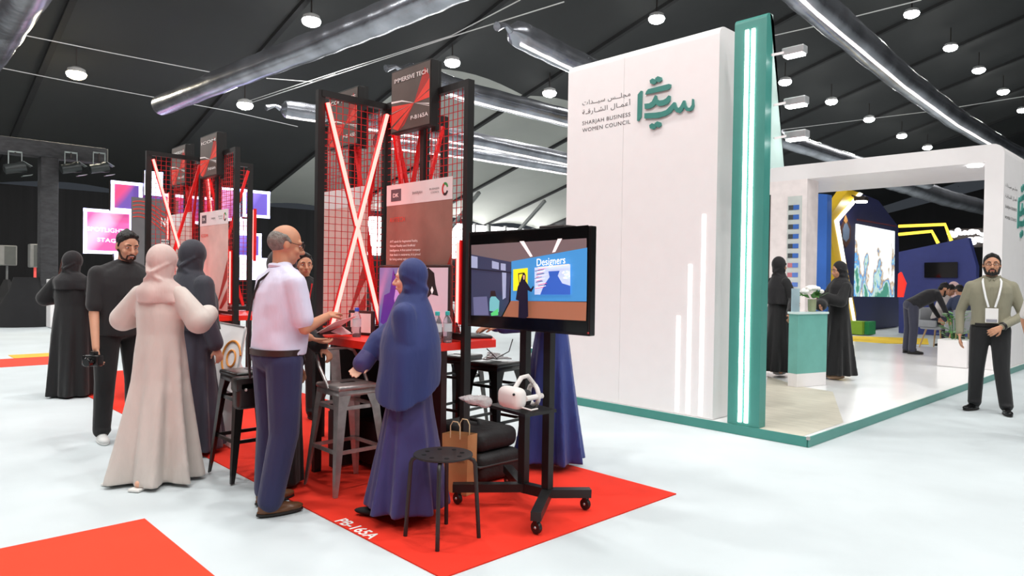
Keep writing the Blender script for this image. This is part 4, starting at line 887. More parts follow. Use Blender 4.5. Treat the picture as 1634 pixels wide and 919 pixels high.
def laptop(c, rz, label, open_=1.9):
    t = thing('laptop', label, 'laptop', (c[0], c[1], ZTB), rz)
    part('keyboard_deck', MB().bbox((0, 0, 0.009), (0.33, 0.23, 0.018), 0.006), M('laptop_dark', (50, 50, 54), 0.4), t); part('keys', MB().box((0, 0.02, 0.0185), (0.28, 0.11, 0.002)), m_black, t)
    R3 = Matrix.Rotation(-(open_-pi/2), 3, 'X')
    part('lid', MB().bbox(Vector((0, 0.115, 0.012))+R3 @ Vector((0, 0, 0.11)), (0.33, 0.008, 0.22), 0.003, R3), M('laptop_dark', (50, 50, 54), 0.4), t)
    part('display', MB().box(Vector((0, 0.115, 0.012))+R3 @ Vector((0, -0.005, 0.11)), (0.31, 0.002, 0.2), R3), M('laptop_screen', (130, 134, 136), 0.2, emit=0.3, var=0.05), t)
laptop((-3.92, 3.36), radians(153), 'dark laptop under the typing hands at the table end')
laptop((-7.62, 2.62), radians(35), 'open laptop on the farther red table')
tcl = MB(); rnd = random.Random(9)
P0 = PX(757, 580, -3.95)
for k in range(4): tcl.tube([P0+Vector((rnd.uniform(-.08, .08), rnd.uniform(-.1, .1), rnd.uniform(-.03, .03))) for _ in range(7)], 0.006, 6)
seat_z = 0.74
tcl2 = MB().xf(Matrix()); 
for v in tcl.v: pass
tcl.xf(Matrix.Translation(Vector((-4.2, 3.86, 0.79))-P0)); solo('cable_bundle', tcl, m_cable, 'coiled white cables on the black stool under the table end', 'cable')
# leaning white board on an A-frame with an orange ring mark
ez = thing('sign_board', 'white A-frame board with an orange ring logo between the women and the man', 'sign', (-6.05, 2.35, 0))
A = [PD(347, 514, 6.15), PD(392, 522, 5.85), PD(372, 628, 5.6), PD(327, 607, 5.9)]
nrm = (A[1]-A[0]).cross(A[3]-A[0]).normalized()
if nrm.dot(CAM-A[0]) > 0: nrm = -nrm
part('board', slab(A, nrm*0.02), m_white, ez, world=True)
B = lambda u, v, d=0.004: (A[0]*(1-u)+A[1]*u)*(1-v)+(A[3]*(1-u)+A[2]*u)*v-nrm*d
for (p, q) in (((0, 0), (1, 0)), ((1, 0), (1, 1)), ((1, 1), (0, 1)), ((0, 1), (0, 0))): part('frame_edge', MB().bar(B(*p, 0), B(*q, 0), 0.012), M('aluminium_edge', (190, 190, 192), 0.3, metal=0.5), ez, world=True)
ring = lambda r, a0, a1, n: [B(0.74+r*cos(a0+(a1-a0)*k/n), 0.52-r*1.0*sin(a0+(a1-a0)*k/n)*0.9, 0.006) for k in range(n+1)]
mo_ = M('orange_print', (214, 138, 50), 0.5)
part('orange_ring', MB().tube(ring(0.14, 0, 2*pi, 20)[:-1], 0.008, 6, True), mo_, ez, True, True); part('orange_ring', MB().tube(ring(0.3, 0.3, 4.9, 22), 0.009, 6), mo_, ez, True, True)
F = [PD(343, 612, 5.95), PD(380, 622, 5.7), G(367, 714, .02), G(325, 690, .02)]
part('support_panel', slab(F, nrm*0.02), m_white, ez, world=True)
part('back_leg', MB().bar(A[0]+nrm*0.05, Vector((A[0].x, A[0].y, 0.03))+Vector((nrm.x, nrm.y, 0))*0.5, 0.03), m_white, ez, world=True)

# ------------------------------------------------------------------ people
def blob(mb, voxel=0.01, smooth=3):
    """fuse overlapping closed shapes into one continuous surface"""
    me = mb.mesh('tmp'); tri(me); o = bpy.data.objects.new('tmp', me); COL.objects.link(o)
    r = o.modifiers.new('r', 'REMESH'); r.mode = 'VOXEL'; r.voxel_size = voxel; r.use_smooth_shade = True
    if smooth: q = o.modifiers.new('s', 'SMOOTH'); q.factor = 0.5; q.iterations = smooth
    dg = bpy.context.evaluated_depsgraph_get(); dg.update()
    out = bpy.data.meshes.new_from_object(o.evaluated_get(dg)); bpy.data.objects.remove(o); bpy.data.meshes.remove(me)
    return out
def bpart(name, mb, mat, parent, voxel=0.01, smooth=3, label=None):
    me = blob(mb, voxel, smooth); me.name = name
    me.polygons.foreach_set('use_smooth', [True]*len(me.polygons))
    me.materials.clear(); me.materials.append(mat)
    o = bpy.data.objects.new(name, me); COL.objects.link(o); o.parent = parent
    if label: o['label'] = label
    return o
def fab(name, c, rough=0.85, bump=0.55, bs=7, **k): return M('cloth_'+name, c, rough, bump=bump, bs=bs, var=0.06, vs=5, sheen=0.15, stretch=(1.6, 1.6, 0.55), **k)
m_skin = {k: M('skin_'+k, c, 0.5, var=0.05, vs=12) for k, c in (('tan', (196, 142, 112)), ('olive', (205, 152, 124)), ('fair', (222, 172, 146)), ('brown', (172, 118, 90)))}
m_eye = M('eye_white', (236, 232, 228), 0.2, var=0); m_iris = M('iris_dark', (44, 28, 20), 0.1, var=0); m_lip = M('lip_rose', (176, 98, 90), 0.5)
m_hair = M('hair_black', (22, 19, 18), 0.55, bump=0.6, bs=60, var=0.2); m_hairgrey = M('hair_grey', (118, 112, 106), 0.6, bump=0.6, bs=60, var=0.3, vs=30)
def face_rot(d): return math.atan2(d[1], d[0])+pi/2
def hand(mb, w, d, pn, s=1.0, curl=0.5, side=1, spread=1.0):
    """palm and five bent fingers; w wrist, d towards the fingers, pn palm normal, side +1 puts the thumb on +(d x pn)"""
    w, d, pn = Vector(w), Vector(d).normalized(), Vector(pn); pn = (pn-d*pn.dot(d)).normalized(); x = d.cross(pn)*side
    for o in (-0.026, -0.009, 0.009, 0.026): mb.cap(w+x*o*0.6*s+d*0.012*s, w+x*o*s+d*0.085*s, 0.0125*s, 0.0115*s, 8)
    for k, (o, L) in enumerate(((0.03, 0.070), (0.010, 0.080), (-0.010, 0.074), (-0.029, 0.058))):
        p = w+x*o*s+d*0.085*s; a = 0.0; dd = d+x*(o*3.0*spread)
        for j in range(3):
            a += curl*(0.55, 0.75, 0.5)[j]; q = p+(dd.normalized()*cos(a)+pn*sin(a))*L*s*(0.45, 0.32, 0.25)[j]
            mb.cap(p, q, (0.0098-0.0010*j)*s, (0.0090-0.0010*j)*s, 8); p = q
    p = w+x*0.024*s+d*0.025*s; q = p+(x*0.75+d*0.65+pn*0.25).normalized()*0.042*s; mb.cap(p, q, 0.0135*s, 0.0112*s, 8); mb.cap(q, q+(x*0.15+d*0.9+pn*0.45).normalized()*0.036*s, 0.0108*s, 0.0088*s, 8)
def person(label, loc, face, h=1.7, b=1.0, lean=0, turn=0, tilt=0, skin='tan', hair=None, beard=None, arms=None, top=None, bottom=None, shoes=None, legs=None, robe=None, hijab=None, curl=(0.5, 0.5), palms=(None, None), fine=0.0065, facefeat=True, rest=0.0, belly=0.0, bald=False, specs=False, seat=None, legw=1.0, bk=1.0):
    loc = Vector(loc); loc.z += rest
    R = thing('person', label, 'person', loc, face_rot(face)); s = h/1.75
    MI = ROOTM[R.name].inverted()
    pel = Vector((0, 0, 0.94*s)) if seat is None else Vector((0, 0, seat))
    RX = Matrix.Rotation(radians(lean), 3, 'X'); dz = pel.z-0.94*s
    U = lambda x, y, z: pel + RX @ (Vector((x*s, y*s, z*s))-Vector((0, 0, 0.94*s)))
    sh = {'L': U(0.172*b, 0.01, 1.395), 'R': U(-0.172*b, 0.01, 1.395)}
    A = {}
    for k, sg in (('L', 1), ('R', -1)):
        if arms and arms.get(k): e, w = arms[k]; A[k] = (Vector(e), Vector(w))
        else: A[k] = (U(sg*(0.225*b+0.01), 0.03, 1.14), U(sg*(0.235*b+0.015), -0.05, 0.90))
    hc = U(0, -0.015, 1.635)
    HM = Matrix.Translation(hc) @ RX.to_4x4() @ Matrix.Rotation(radians(turn), 4, 'Z') @ Matrix.Rotation(radians(tilt), 4, 'X') @ Matrix.Scale(s*1.02, 4)
    H3 = HM.to_3x3(); H = lambda x, y, z: HM @ Vector((x, y, z))
    Lg = legs or {'L': (Vector((0.10*b*s, -0.01, 0.50*s)), Vector((0.11*b*s, 0.02, 0.08*s)), 0.25), 'R': (Vector((-0.10*b*s, -0.01, 0.50*s)), Vector((-0.11*b*s, 0.02, 0.08*s)), -0.25)}
    def torso(mb, o, bel=0.0, z0=0.90):
        rows = [(0.90, 0.160, 0.112, 0.3), (0.96, 0.160, 0.114, 0.5), (1.03, 0.154, 0.112, 0.9), (1.10, 0.153, 0.110, 1.0), (1.18, 0.160, 0.112, 0.8), (1.26, 0.170, 0.116, 0.4), (1.33, 0.176, 0.114, 0.15), (1.39, 0.172, 0.102, 0), (1.43, 0.145, 0.086, 0), (1.465, 0.095, 0.07, 0), (1.49, 0.062, 0.058, 0)]
        rows = [r for r in rows if r[0] >= z0-0.001]; n = 36; vs, fs = [], []
        for z, rx, ry, k in rows:
            for j in range(n):
                t = 2*pi*j/n; c, q = cos(t), sin(t); e = 0.88
                x = (abs(c)**e)*(1 if c > 0 else -1)*(rx*b+o/s); y = (abs(q)**e)*(1 if q > 0 else -1)*(ry*b**.6+o/s+(bel*k if q < 0 else bel*k*0.25))
                wr = 1+(0.012*sin(3*t+z*31)+0.010*sin(5*t-z*47) if o > 0 else 0)
                vs.append(U(x*wr, y*wr, z))
        m_ = len(rows)
        for i in range(m_-1):
            for j in range(n): fs.append((i*n+j, i*n+(j+1) % n, (i+1)*n+(j+1) % n, (i+1)*n+j))
        fs += [tuple(range(n))[::-1], tuple((m_-1)*n+j for j in range(n))]; mb.add(vs, fs)
        mb.cap(sh['L'].lerp(sh['R'], 0.06), sh['L'].lerp(sh['R'], 0.94), 0.052*s*b**.3+o, 0.052*s*b**.3+o, 14); mb.cap(sh['L'].lerp(U(0, 0, 1.46), 0.2), U(0.03, 0.01, 1.47), 0.045*s+o, 0.045*s+o, 10); mb.cap(sh['R'].lerp(U(0, 0, 1.46), 0.2), U(-0.03, 0.01, 1.47), 0.045*s+o, 0.045*s+o, 10)
        mb.cap(U(0, 0.005, 1.42), U(0, -0.0, 1.49), 0.08*s+o*0.4, 0.057*s+o*0.3, 12)
    body = MB(); torso(body, -0.012)
    body.cap(U(0, 0.0, 1.42), H(0, 0.015, -0.06), 0.062*s, 0.054*s, 12)
    body.ball(H(0, 0.012, 0.02), Vector((0.077, 0.096, 0.100))*s, 20, 14, H3.normalized()); body.ball(H(0, -0.028, -0.055), Vector((0.058, 0.062, 0.062))*s, 16, 10, H3.normalized())
    body.ball(H(0, -0.055, -0.092), Vector((0.026, 0.024, 0.02))*s, 10, 8, H3.normalized())
    if facefeat:
        body.cap(H(0, -0.083, 0.012), H(0, -0.106, -0.024), 0.010*s, 0.0155*s, 8); body.cap(H(-0.012, -0.096, -0.03), H(0.012, -0.096, -0.03), 0.010*s, 0.010*s, 8)
        body.cap(H(-0.042, -0.066, 0.026), H(0.042, -0.066, 0.026), 0.016*s, 0.016*s, 8)
        for g in (-1, 1): body.ball(H(g*0.038, -0.056, -0.028), Vector((0.027, 0.026, 0.026))*s, 10, 8); body.ball(H(g*(0.078 if not hijab else 0.06), 0.012, -0.008), Vector((0.010, 0.020, 0.032))*s, 8, 8, H3.normalized())
        body.cap(H(-0.018, -0.083, -0.058), H(0.018, -0.083, -0.058), 0.0095*s, 0.0095*s, 8)
    for k, sg in (('L', 1), ('R', -1)):
        e, w = A[k]; body.cap(sh[k], e, 0.046*s, 0.038*s); body.cap(e, w, 0.039*s, 0.027*s)
        d = (w-e).normalized(); pn = palms[0 if k == 'L' else 1]
        if pn is None: pn = Vector((-sg, 0, 0))
        hand(body, w+d*0.01, d, pn, s, curl[0 if k == 'L' else 1], sg)
    for k in 'LR':
        kn, an, yw = Lg[k]; hp = pel+Vector(((0.085 if k == 'L' else -0.085)*b*s, 0, -0.03)); body.cap(hp, kn, 0.075*s, 0.052*s); body.cap(kn, an, 0.052*s, 0.036*s)
    bpart('body', body, m_skin[skin], R, fine, 2)
    if facefeat:
        for g in (-1, 1):
            e = part('eye', MB().ball(H(g*0.031, -0.0695, 0.008), Vector((0.0128, 0.0105, 0.0068))*s, 10, 8, H3.normalized()), m_eye, R, True); part('iris', MB().ball(H(g*0.031, -0.0775, 0.008), Vector((0.0056, 0.004, 0.0056))*s, 8, 6, H3.normalized()), m_iris, e, True)
            part('eyebrow', MB().tube([H(g*0.013, -0.0885, 0.030), H(g*0.032, -0.0865, 0.036), H(g*0.050, -0.072, 0.031)], [0.0038*s, 0.0045*s, 0.002*s], 6), m_hair if not bald else m_hairgrey, R, True)
        part('lips', MB().ball(H(0, -0.0915, -0.059), Vector((0.022, 0.006, 0.0075))*s, 12, 8, H3.normalized()), m_lip, R, True)
        if specs:
            gm = M('spectacle_frame', (40, 36, 36), 0.3)
            for g in (-1, 1):
                gl_ = part('spectacle_rim', MB().tube([H(g*0.033+0.024*cos(a), -0.098+abs(0.024*cos(a)+0.004)*0.12, 0.006+0.018*sin(a)) for a in (2*pi*k/14 for k in range(14))], 0.0016*s, 5, True), gm, R); part('spectacle_temple', MB().bar(H(g*0.058, -0.092, 0.01), H(g*0.080, 0.01, 0.012), 0.003*s), gm, R)
            part('spectacle_bridge', MB().bar(H(-0.01, -0.1, 0.008), H(0.01, -0.1, 0.008), 0.003*s), gm, R)
    if beard:
        bb = MB()
        for g in (-1, 1): bb.cap(H(g*0.070, 0.0, -0.03), H(g*0.050, -0.045, -0.088), 0.014*s*bk, 0.018*s*bk, 8); bb.cap(H(g*0.050, -0.045, -0.088), H(0, -0.075, -0.102), 0.018*s*bk, 0.022*s*bk, 8); bb.cap(H(g*0.003, -0.099, -0.043), H(g*0.028, -0.085, -0.055), 0.006*s, 0.006*s, 8); bb.cap(H(g*0.028, -0.083, -0.055), H(g*0.030, -0.072, -0.09), 0.007*s, 0.012*s*bk, 8)
        bb.cap(H(0, -0.09, -0.08), H(0, -0.078, -0.105), 0.008*s, 0.018*s*bk, 8)
        bpart('beard', bb, beard, R, 0.005, 1)
    if hair == 'short':
        hh = MB(); hh.ball(H(0, 0.024, 0.048), Vector((0.083, 0.094, 0.085))*s, 18, 12, H3.normalized()); hh.cap(H(-0.045, -0.04, 0.094), H(0.045, -0.04, 0.094), 0.017*s, 0.017*s, 10); hh.ball(H(0, 0.065, -0.01), Vector((0.066, 0.045, 0.07))*s, 12, 8, H3.normalized()); hh.cap(H(0, -0.045, 0.108), H(0, 0.05, 0.118), 0.022*s, 0.022*s)
        for g in (-1, 1): hh.cap(H(g*0.072, -0.008, 0.05), H(g*0.074, -0.004, 0.0), 0.013*s, 0.009*s, 8)
        bpart('hair', hh, m_hair, R, 0.007, 1)
    elif hair == 'balding':
        hh = MB(); hh.ball(H(0, 0.032, 0.012), Vector((0.0815, 0.088, 0.078))*s, 18, 12, H3.normalized())
        for g in (-1, 1): hh.cap(H(g*0.070, 0.03, 0.035), H(g*0.074, 0.0, 0.015), 0.018*s, 0.013*s, 8)
        bpart('hair', hh, m_hairgrey, R, 0.007, 1)
    elif hair == 'long':
        hh = MB(); hh.ball(H(0, 0.024, 0.045), Vector((0.085, 0.095, 0.085))*s, 18, 12, H3.normalized()); hh.cap(H(0, 0.06, 0), H(0, 0.07, -0.2), 0.075*s, 0.06*s); bpart('hair', hh, m_hair, R, 0.008, 1)
    # ---- clothing
    if top:
        mat, sl, ln = top      # material, sleeve 'short'/'long', hem height
        tp_ = MB(); torso(tp_, 0.017, belly, ln)
        for k in 'LR':
            e, w = A[k]
            if sl == 'short': q = sh[k].lerp(e, 0.78); tp_.cap(sh[k], q, 0.066*s*b**.4, 0.064*s*b**.3)
            else: q = e.lerp(w, 0.93); tp_.cap(sh[k], e, 0.064*s*b**.4, 0.05*s); tp_.cap(e, q, 0.05*s, 0.040*s)
        bpart('top', tp_, mat, R, 0.010, 4)
    if bottom:
        bt = MB(); bt.ball(pel+Vector((0, 0.005, 0.01)), Vector((0.168*b, 0.13*b, 0.11))*s, 16, 10)
        for k in 'LR':
            kn, an, yw = Lg[k]; hp = pel+Vector(((0.085 if k == 'L' else -0.085)*b*s, 0, -0.02)); bt.cap(hp, kn, 0.100*s*b**.5*legw**.5, 0.076*s*b**.3*legw); an2 = kn.lerp(an, 0.97); bt.cap(kn, an2, 0.076*s*b**.3*legw, 0.068*s*legw)
            bt.ball(an2+Vector((0, -0.01, 0.0)), Vector((0.07, 0.078, 0.035))*s, 12, 8)
        bpart('trousers', bt, bottom, R, 0.011, 2)
    if shoes:
        for k in 'LR':
            kn, an, yw = Lg[k]; rz = Matrix.Rotation(yw, 3, 'Z'); fp = Vector((an.x, an.y, an.z-0.075*s)); sm = MB()
            F_ = lambda x, y, z: fp+rz @ Vector((x*s, y*s, z*s))
            sm.ball(F_(0, 0.02, 0.045), Vector((0.040, 0.052, 0.045))*s, 12, 8, rz); sm.cap(F_(0, 0.0, 0.042), F_(0, -0.12, 0.03), 0.042*s, 0.030*s); sm.ball(F_(0, -0.13, 0.026), Vector((0.042, 0.075, 0.027))*s, 12, 8, rz); sm.ball(F_(0, -0.06, 0.02), Vector((0.043, 0.14, 0.021))*s, 16, 8, rz)
            sh_ = bpart('shoe', sm, shoes, R, 0.007, 1)
            part('sole', MB().lathe([(0.9, 0.0), (1.0, 0.006), (1.0, 0.02), (0.95, 0.022)], seg=24).xf(Matrix.Translation(F_(0, -0.062, -0.003)) @ rz.to_4x4() @ Matrix.Diagonal((0.044*s, 0.142*s, 0.7, 1))), M('sole_dark' if shoes.name != 'white_trainer' else 'sole_white', (38, 34, 32) if shoes.name != 'white_trainer' else (232, 232, 230), 0.6), sh_)
    if robe:
        rb = MB(); n = 72; z0 = robe.get('hem', 0.05); rx, ry = robe.get('r', (0.27, 0.27)); fa = robe.get('fold', 0.022); ph = robe.get('ph', 0.0); ox, oy = robe.get('off', (0, 0)); nf = robe.get('nf', 9)
        prof = [(1.47, 0.055, 0.055, 0), (1.43, 0.15, 0.09, 0), (1.36, 0.19, 0.115, 0), (1.25, 0.188, 0.13, 0), (1.10, 0.178, 0.128, 0.04), (0.95, 0.196, 0.15, 0.15), (0.75, 0.21, 0.17, 0.4)]
        vs, fs = [], []; rows = []
        for (z, a, c, f) in prof: rows.append((U(0, 0, z) if z > 0.9 else Vector((0, 0, z*s)), a*s*b, c*s*b, f))
        for k in range(1, 7): t = k/6; rows.append((Vector((ox*t, oy*t, 0.75*s+(z0-0.75*s)*t)), 0.21*s*b+(rx-0.21*s*b)*t, 0.17*s*b+(ry-0.17*s*b)*t, 0.4+0.6*t))
        for c, a, q, f in rows:
            for k in range(n):
                t = 2*pi*k/n; w_ = 1+f*fa/0.25*1.6*(sin(nf*t+ph+0.9*sin(2*t+ph))+0.5*sin((nf*2-3)*t+1.3+ph)); vs.append(c+Vector((a*w_*cos(t), q*w_*sin(t), 0)))
        m_ = len(rows)
        for i in range(m_-1):
            for k in range(n): fs.append((i*n+k, i*n+(k+1) % n, (i+1)*n+(k+1) % n, (i+1)*n+k))
        fs += [tuple(range(n)), tuple((m_-1)*n+k for k in range(n))[::-1]]
        rb.add(vs, fs)
        sw_ = robe.get('sleeve', (0.062, 0.07)); se = robe.get('end', 0.92)
        for k in 'LR':
            e, w = A[k]; rb.cap(sh[k], e, 0.07*s, sw_[0]*s); rb.cap(e, e.lerp(w, se), sw_[0]*s, sw_[1]*s)
        bpart('abaya', rb, robe['mat'], R, robe.get('voxel', 0.013), 2)
    if hijab:
        hj = MB(); H1 = H3.normalized(); op = hijab.get('open', True)
        if op:
            hj.ball(H(0, 0.030, 0.026), Vector((0.098, 0.106, 0.116))*s, 20, 14, H1); hj.cap(H(0, 0.035, -0.03), H(0, 0.01, -0.16), 0.088*s, 0.085*s); hj.cap(H(-0.06, 0.0, -0.07), H(0.06, 0.0, -0.07), 0.035*s, 0.035*s); hj.cap(H(-0.03, -0.04, -0.125), H(0.03, -0.04, -0.125), 0.035*s, 0.035*s)
        else:
            hj.ball(H(0, 0.01, 0.02), Vector((0.102, 0.118, 0.122))*s, 20, 14, H1); hj.cap(H(0, 0.01, -0.04), H(0, 0.01, -0.16), 0.098*s, 0.09*s)
        for q_ in range(2):
            g_ = 1-2*q_; hj.tube([H(-0.09*g_, -0.03, 0.03), H(-0.085*g_, 0.055, -0.02), H(-0.02*g_, 0.118, -0.085), H(0.06*g_, 0.085, -0.14), H(0.1*g_, 0.03, -0.18)], [0.009*s, 0.013*s, 0.016*s, 0.016*s, 0.014*s], 8)
        L = hijab.get('len', 0.25); n = 48; vs, fs = [], []; sl = hijab.get('slant', 0.0); ww = hijab.get('w', 1.0); sd = hijab.get('sdir', 0.0); m_ = 9
        for i in range(m_):
            t = i/(m_-1); c = H(0, 0.012, -0.11); z = c.z-L*s*t
            a = (0.080+0.135*min(1, t*2.2)**.8+0.03*t)*s*b*ww; q = (0.085+0.07*min(1, t*2.2)**.8+0.03*t)*s*b*ww
            for k in range(n):
                th = 2*pi*k/n; w_ = 1+0.06*t*(sin(5*th+0.7)+0.6*sin(8*th))+0.028*sin(9*t+2.6*sin(th+0.6))*(0.3+t); p = Vector((U(0, 0, 1.4).x*t+c.x*(1-t)+a*w_*cos(th), U(0, 0, 1.4).y*t+c.y*(1-t)+q*w_*sin(th), z-sl*t*cos(th-sd)))
                vs.append(p)
        for i in range(m_-1):
            for k in range(n): fs.append((i*n+k, i*n+(k+1) % n, (i+1)*n+(k+1) % n, (i+1)*n+k))
        fs += [tuple(range(n)), tuple((m_-1)*n+k for k in range(n))[::-1]]; hj.add(vs, fs)
        for k in hijab.get('arms', ''): hj.cap(sh[k], sh[k].lerp(A[k][0], 0.9), 0.085*s, 0.085*s)
        for k, t in hijab.get('fore', {}).items(): hj.cap(A[k][0], A[k][0].lerp(A[k][1], t), 0.085*s, 0.06*s)
        bpart('headscarf', hj, hijab['mat'], R, 0.009, hijab.get('smooth', 2))
    R['_'] = 0; del R['_']
    return R, MI, A, U, H
def toL(MI, P): return MI @ Vector(P)
def rootinv(loc, face, rest=0.0):
    l = Vector(loc); return (Matrix.Translation(Vector((l.x, l.y, l.z+rest))) @ Matrix.Rotation(face_rot(face), 4, 'Z')).inverted()
m_blackcloth = fab('black', (26, 26, 28)); m_blackrobe = fab('black_abaya', (20, 20, 22), 0.8)

bag_solo()
# white-shirted man reading papers at the table
L0 = G(440, 813); L0.z = 0; F0 = (0.0, 1.0); MI = rootinv(L0, F0)
eR, wR = MI @ Vector((-3.80, 1.97, 1.10)), MI @ Vector((-3.95, 2.19, 1.155)); eL, wL = MI @ Vector((L0.x-0.19, L0.y+0.12, 1.08)), MI @ PY(494, 541, 2.22)
lg = {'L': (Vector((0.11, -0.02, 0.47)), Vector((0.13, 0.0, 0.075)), 0.15), 'R': (Vector((-0.10, 0.0, 0.47)), Vector((-0.09, 0.08, 0.075)), -0.15)}
m_shirt = fab('pale_lilac_shirt', (214, 214, 236), 0.75); m_navytr = fab('navy_trousers', (40, 44, 82), 0.85); m_brownshoe = M('brown_leather', (104, 68, 44), 0.35, var=0.15)
R, MI, A, U, H = person('balding man in pale lilac short sleeved shirt reading papers at the red table', L0, F0, 1.71, 1.13, lean=3, turn=-14, tilt=10, skin='tan', hair='balding', bald=True, arms={'R': (eR, wR), 'L': (eL, wL)}, top=(m_shirt, 'short', 0.96), bottom=m_navytr, shoes=m_brownshoe, legs=lg, curl=(0.6, 0.35), palms=((0, 0, 1), (0.2, 0, -1)), belly=0.03, specs=True, legw=1.14, rest=0.0095)
part('collar', MB().tube([U(0.074*cos(a), 0.004+0.068*sin(a), 1.488+0.012*sin(a)) for a in (2*pi*k/20 for k in range(20))], 0.016, 8, True), m_shirt, R, True)
part('belt', MB().lathe([(1, -0.018), (1.0, 0.018)], (0, 0, 0.955), 32).xf(Matrix.Diagonal((0.196, 0.152, 1, 1))), M('brown_belt', (52, 38, 36), 0.4), R, True)
stp = [U(-0.07, -0.06, 1.49), U(-0.045, 0.06, 1.49), U(0.02, 0.137, 1.40), U(0.08, 0.147, 1.28), U(0.14, 0.135, 1.15), U(0.19, 0.11, 1.02), U(0.225, 0.08, 0.88), U(0.235, 0.06, 0.78)]
bg = thing('shoulder_bag', 'small black leather shoulder bag hanging at the white shirted man hip', 'bag', ROOTM[R.name] @ U(0.285, 0.05, 0.68)); ROOTM[bg.name] = Matrix.Translation(bg.location)
part('pouch', MB().bbox((0, 0, 0.0), (0.09, 0.17, 0.19), 0.03, None, 3), M('bag_leather', (30, 27, 26), 0.4), bg, True); part('flap', MB().bbox((-0.005, 0, 0.06), (0.10, 0.18, 0.09), 0.02), M('bag_leather', (30, 27, 26), 0.4), bg, True); part('clasp', MB().ball((0.05, -0.03, 0.03), 0.01, 8, 6), m_steel, bg)
part('strap', MB().tube([ROOTM[R.name] @ p for p in stp], 0.008, 6), m_black, bg, True, True)
pp = ROOTM[R.name] @ A['R'][1]; 
pq = [PY(488, 548, 2.33), PY(536, 512, 2.42), PY(580, 508, 2.62), PY(540, 530, 2.66)]
solo('paper_sheet', slab([PY(497, 536, 2.30), PY(535, 513, 2.36), PY(570, 503, 2.56), PY(540, 522, 2.62)], (0, 0, -0.003)), m_paper, 'white paper sheet held by the white shirted man', 'paper', 'papers in the man hands')
solo('paper_sheet', slab([PY(528, 529, 2.42), PY(545, 520, 2.60), PY(562, 532, 2.64), PY(545, 534, 2.47)], (0, 0, -0.003)), M('pale_pink_paper', (226, 206, 204), 0.8), 'pale folded leaflet under the sheet above the table', 'paper', 'papers in the man hands')
solo('smartphone', slab([PY(497, 531, 2.33), PY(511, 533, 2.36), PY(506, 538, 2.37), PY(494, 535, 2.34)], (0, 0, -0.008)), M('phone_screen', (120, 170, 210), 0.1, emit=0.5, var=0), 'smartphone in the left hand of the white shirted man', 'phone')

# navy-clad woman
L1 = G(651, 826); L1.z = 0; F1 = (-0.80, -0.55); MI = rootinv(L1, F1, .008)
m_navyh = fab('navy_headscarf', (36, 50, 106), 0.7); m_navyr = fab('indigo_abaya', (54, 50, 104), 0.55)
e, w = MI @ PD(606, 545, 4.15), MI @ PD(585, 572, 4.1)
R, MI, A, U, H = person('woman in long navy headscarf and indigo robe standing at the red table', L1, F1, 1.5, 0.9, turn=6, tilt=6, skin='fair', arms={'R': (e, w), 'L': (Vector((0.14, 0.03, 1.02)), Vector((0.06, -0.06, 0.86)))}, robe=dict(mat=m_navyr, r=(0.245, 0.225), hem=0.07, fold=0.02, nf=8, off=(0.02, 0.0), sleeve=(0.06, 0.07), end=1.3), hijab=dict(mat=m_navyh, smooth=9, len=0.62, w=1.26, slant=0.12, sdir=0.0, arms='LR', fore={'R': 1.05}), rest=0.0095)
m_heel = M('black_suede', (20, 18, 20), 0.7)
for sx in (-0.07, 0.08):
    t0 = Vector((sx-0.03, -0.17, 0)); q = MB().ball(t0+Vector((0, -0.04, 0.028)), (0.038, 0.11, 0.024), 12, 8).ball(t0+Vector((0, 0.07, 0.05)), (0.03, 0.04, 0.035), 10, 8); bpart('shoe', q, m_heel, R, 0.007, 1)

# beige-clad woman from behind
L2 = G(254, 764); L2.z = 0; F2 = (-0.55, 0.83)
m_beige = fab('beige_robe', (206, 197, 190), 0.8); m_beigeh = fab('blush_headscarf', (205, 184, 178), 0.8)
R, MI, A, U, H = person('woman in beige robe and blush headscarf seen from behind', L2, F2, 1.6, 1.0, tilt=8, skin='fair', arms={'L': (Vector((0.30, 0.0, 1.10)), Vector((0.22, -0.22, 1.14))), 'R': (Vector((-0.30, 0.0, 1.10)), Vector((-0.22, -0.22, 1.14)))}, robe=dict(mat=m_beige, r=(0.275, 0.26), hem=0.025, fold=0.034, nf=7, ph=0.6, sleeve=(0.098, 0.075), off=(0.0, 0.03)), hijab=dict(mat=m_beigeh, open=False, len=0.19, w=0.8), facefeat=False, fine=0.009)
for sx, yy in ((0.20, 0.16), (-0.06, 0.22)):
    q = bpart('foot', MB().ball((sx, yy, 0.045), (0.033, 0.075, 0.035), 10, 8), m_skin['fair'], R, 0.008, 1); part('sandal_sole', MB().bbox((sx, yy-0.03, 0.012), (0.085, 0.25, 0.02), 0.008), M('white_sandal', (235, 232, 228), 0.5), R)
# dark slate-clad woman behind her
L3 = G(303, 722); L3.z = 0.0; F3 = (-0.3, 0.95)
m_slate = fab('slate_robe', (64, 62, 76), 0.75); m_slateh = fab('slate_headscarf', (50, 52, 62), 0.75)
person('woman in dark slate headscarf and robe half hidden behind the beige robed woman', L3, F3, 1.66, 0.98, tilt=4, skin='fair', robe=dict(mat=m_slate, r=(0.25, 0.24), hem=0.03, fold=0.02), hijab=dict(mat=m_slateh, open=False, len=0.5, w=1.05, arms='LR'), facefeat=False, fine=0.01, rest=0.0095)
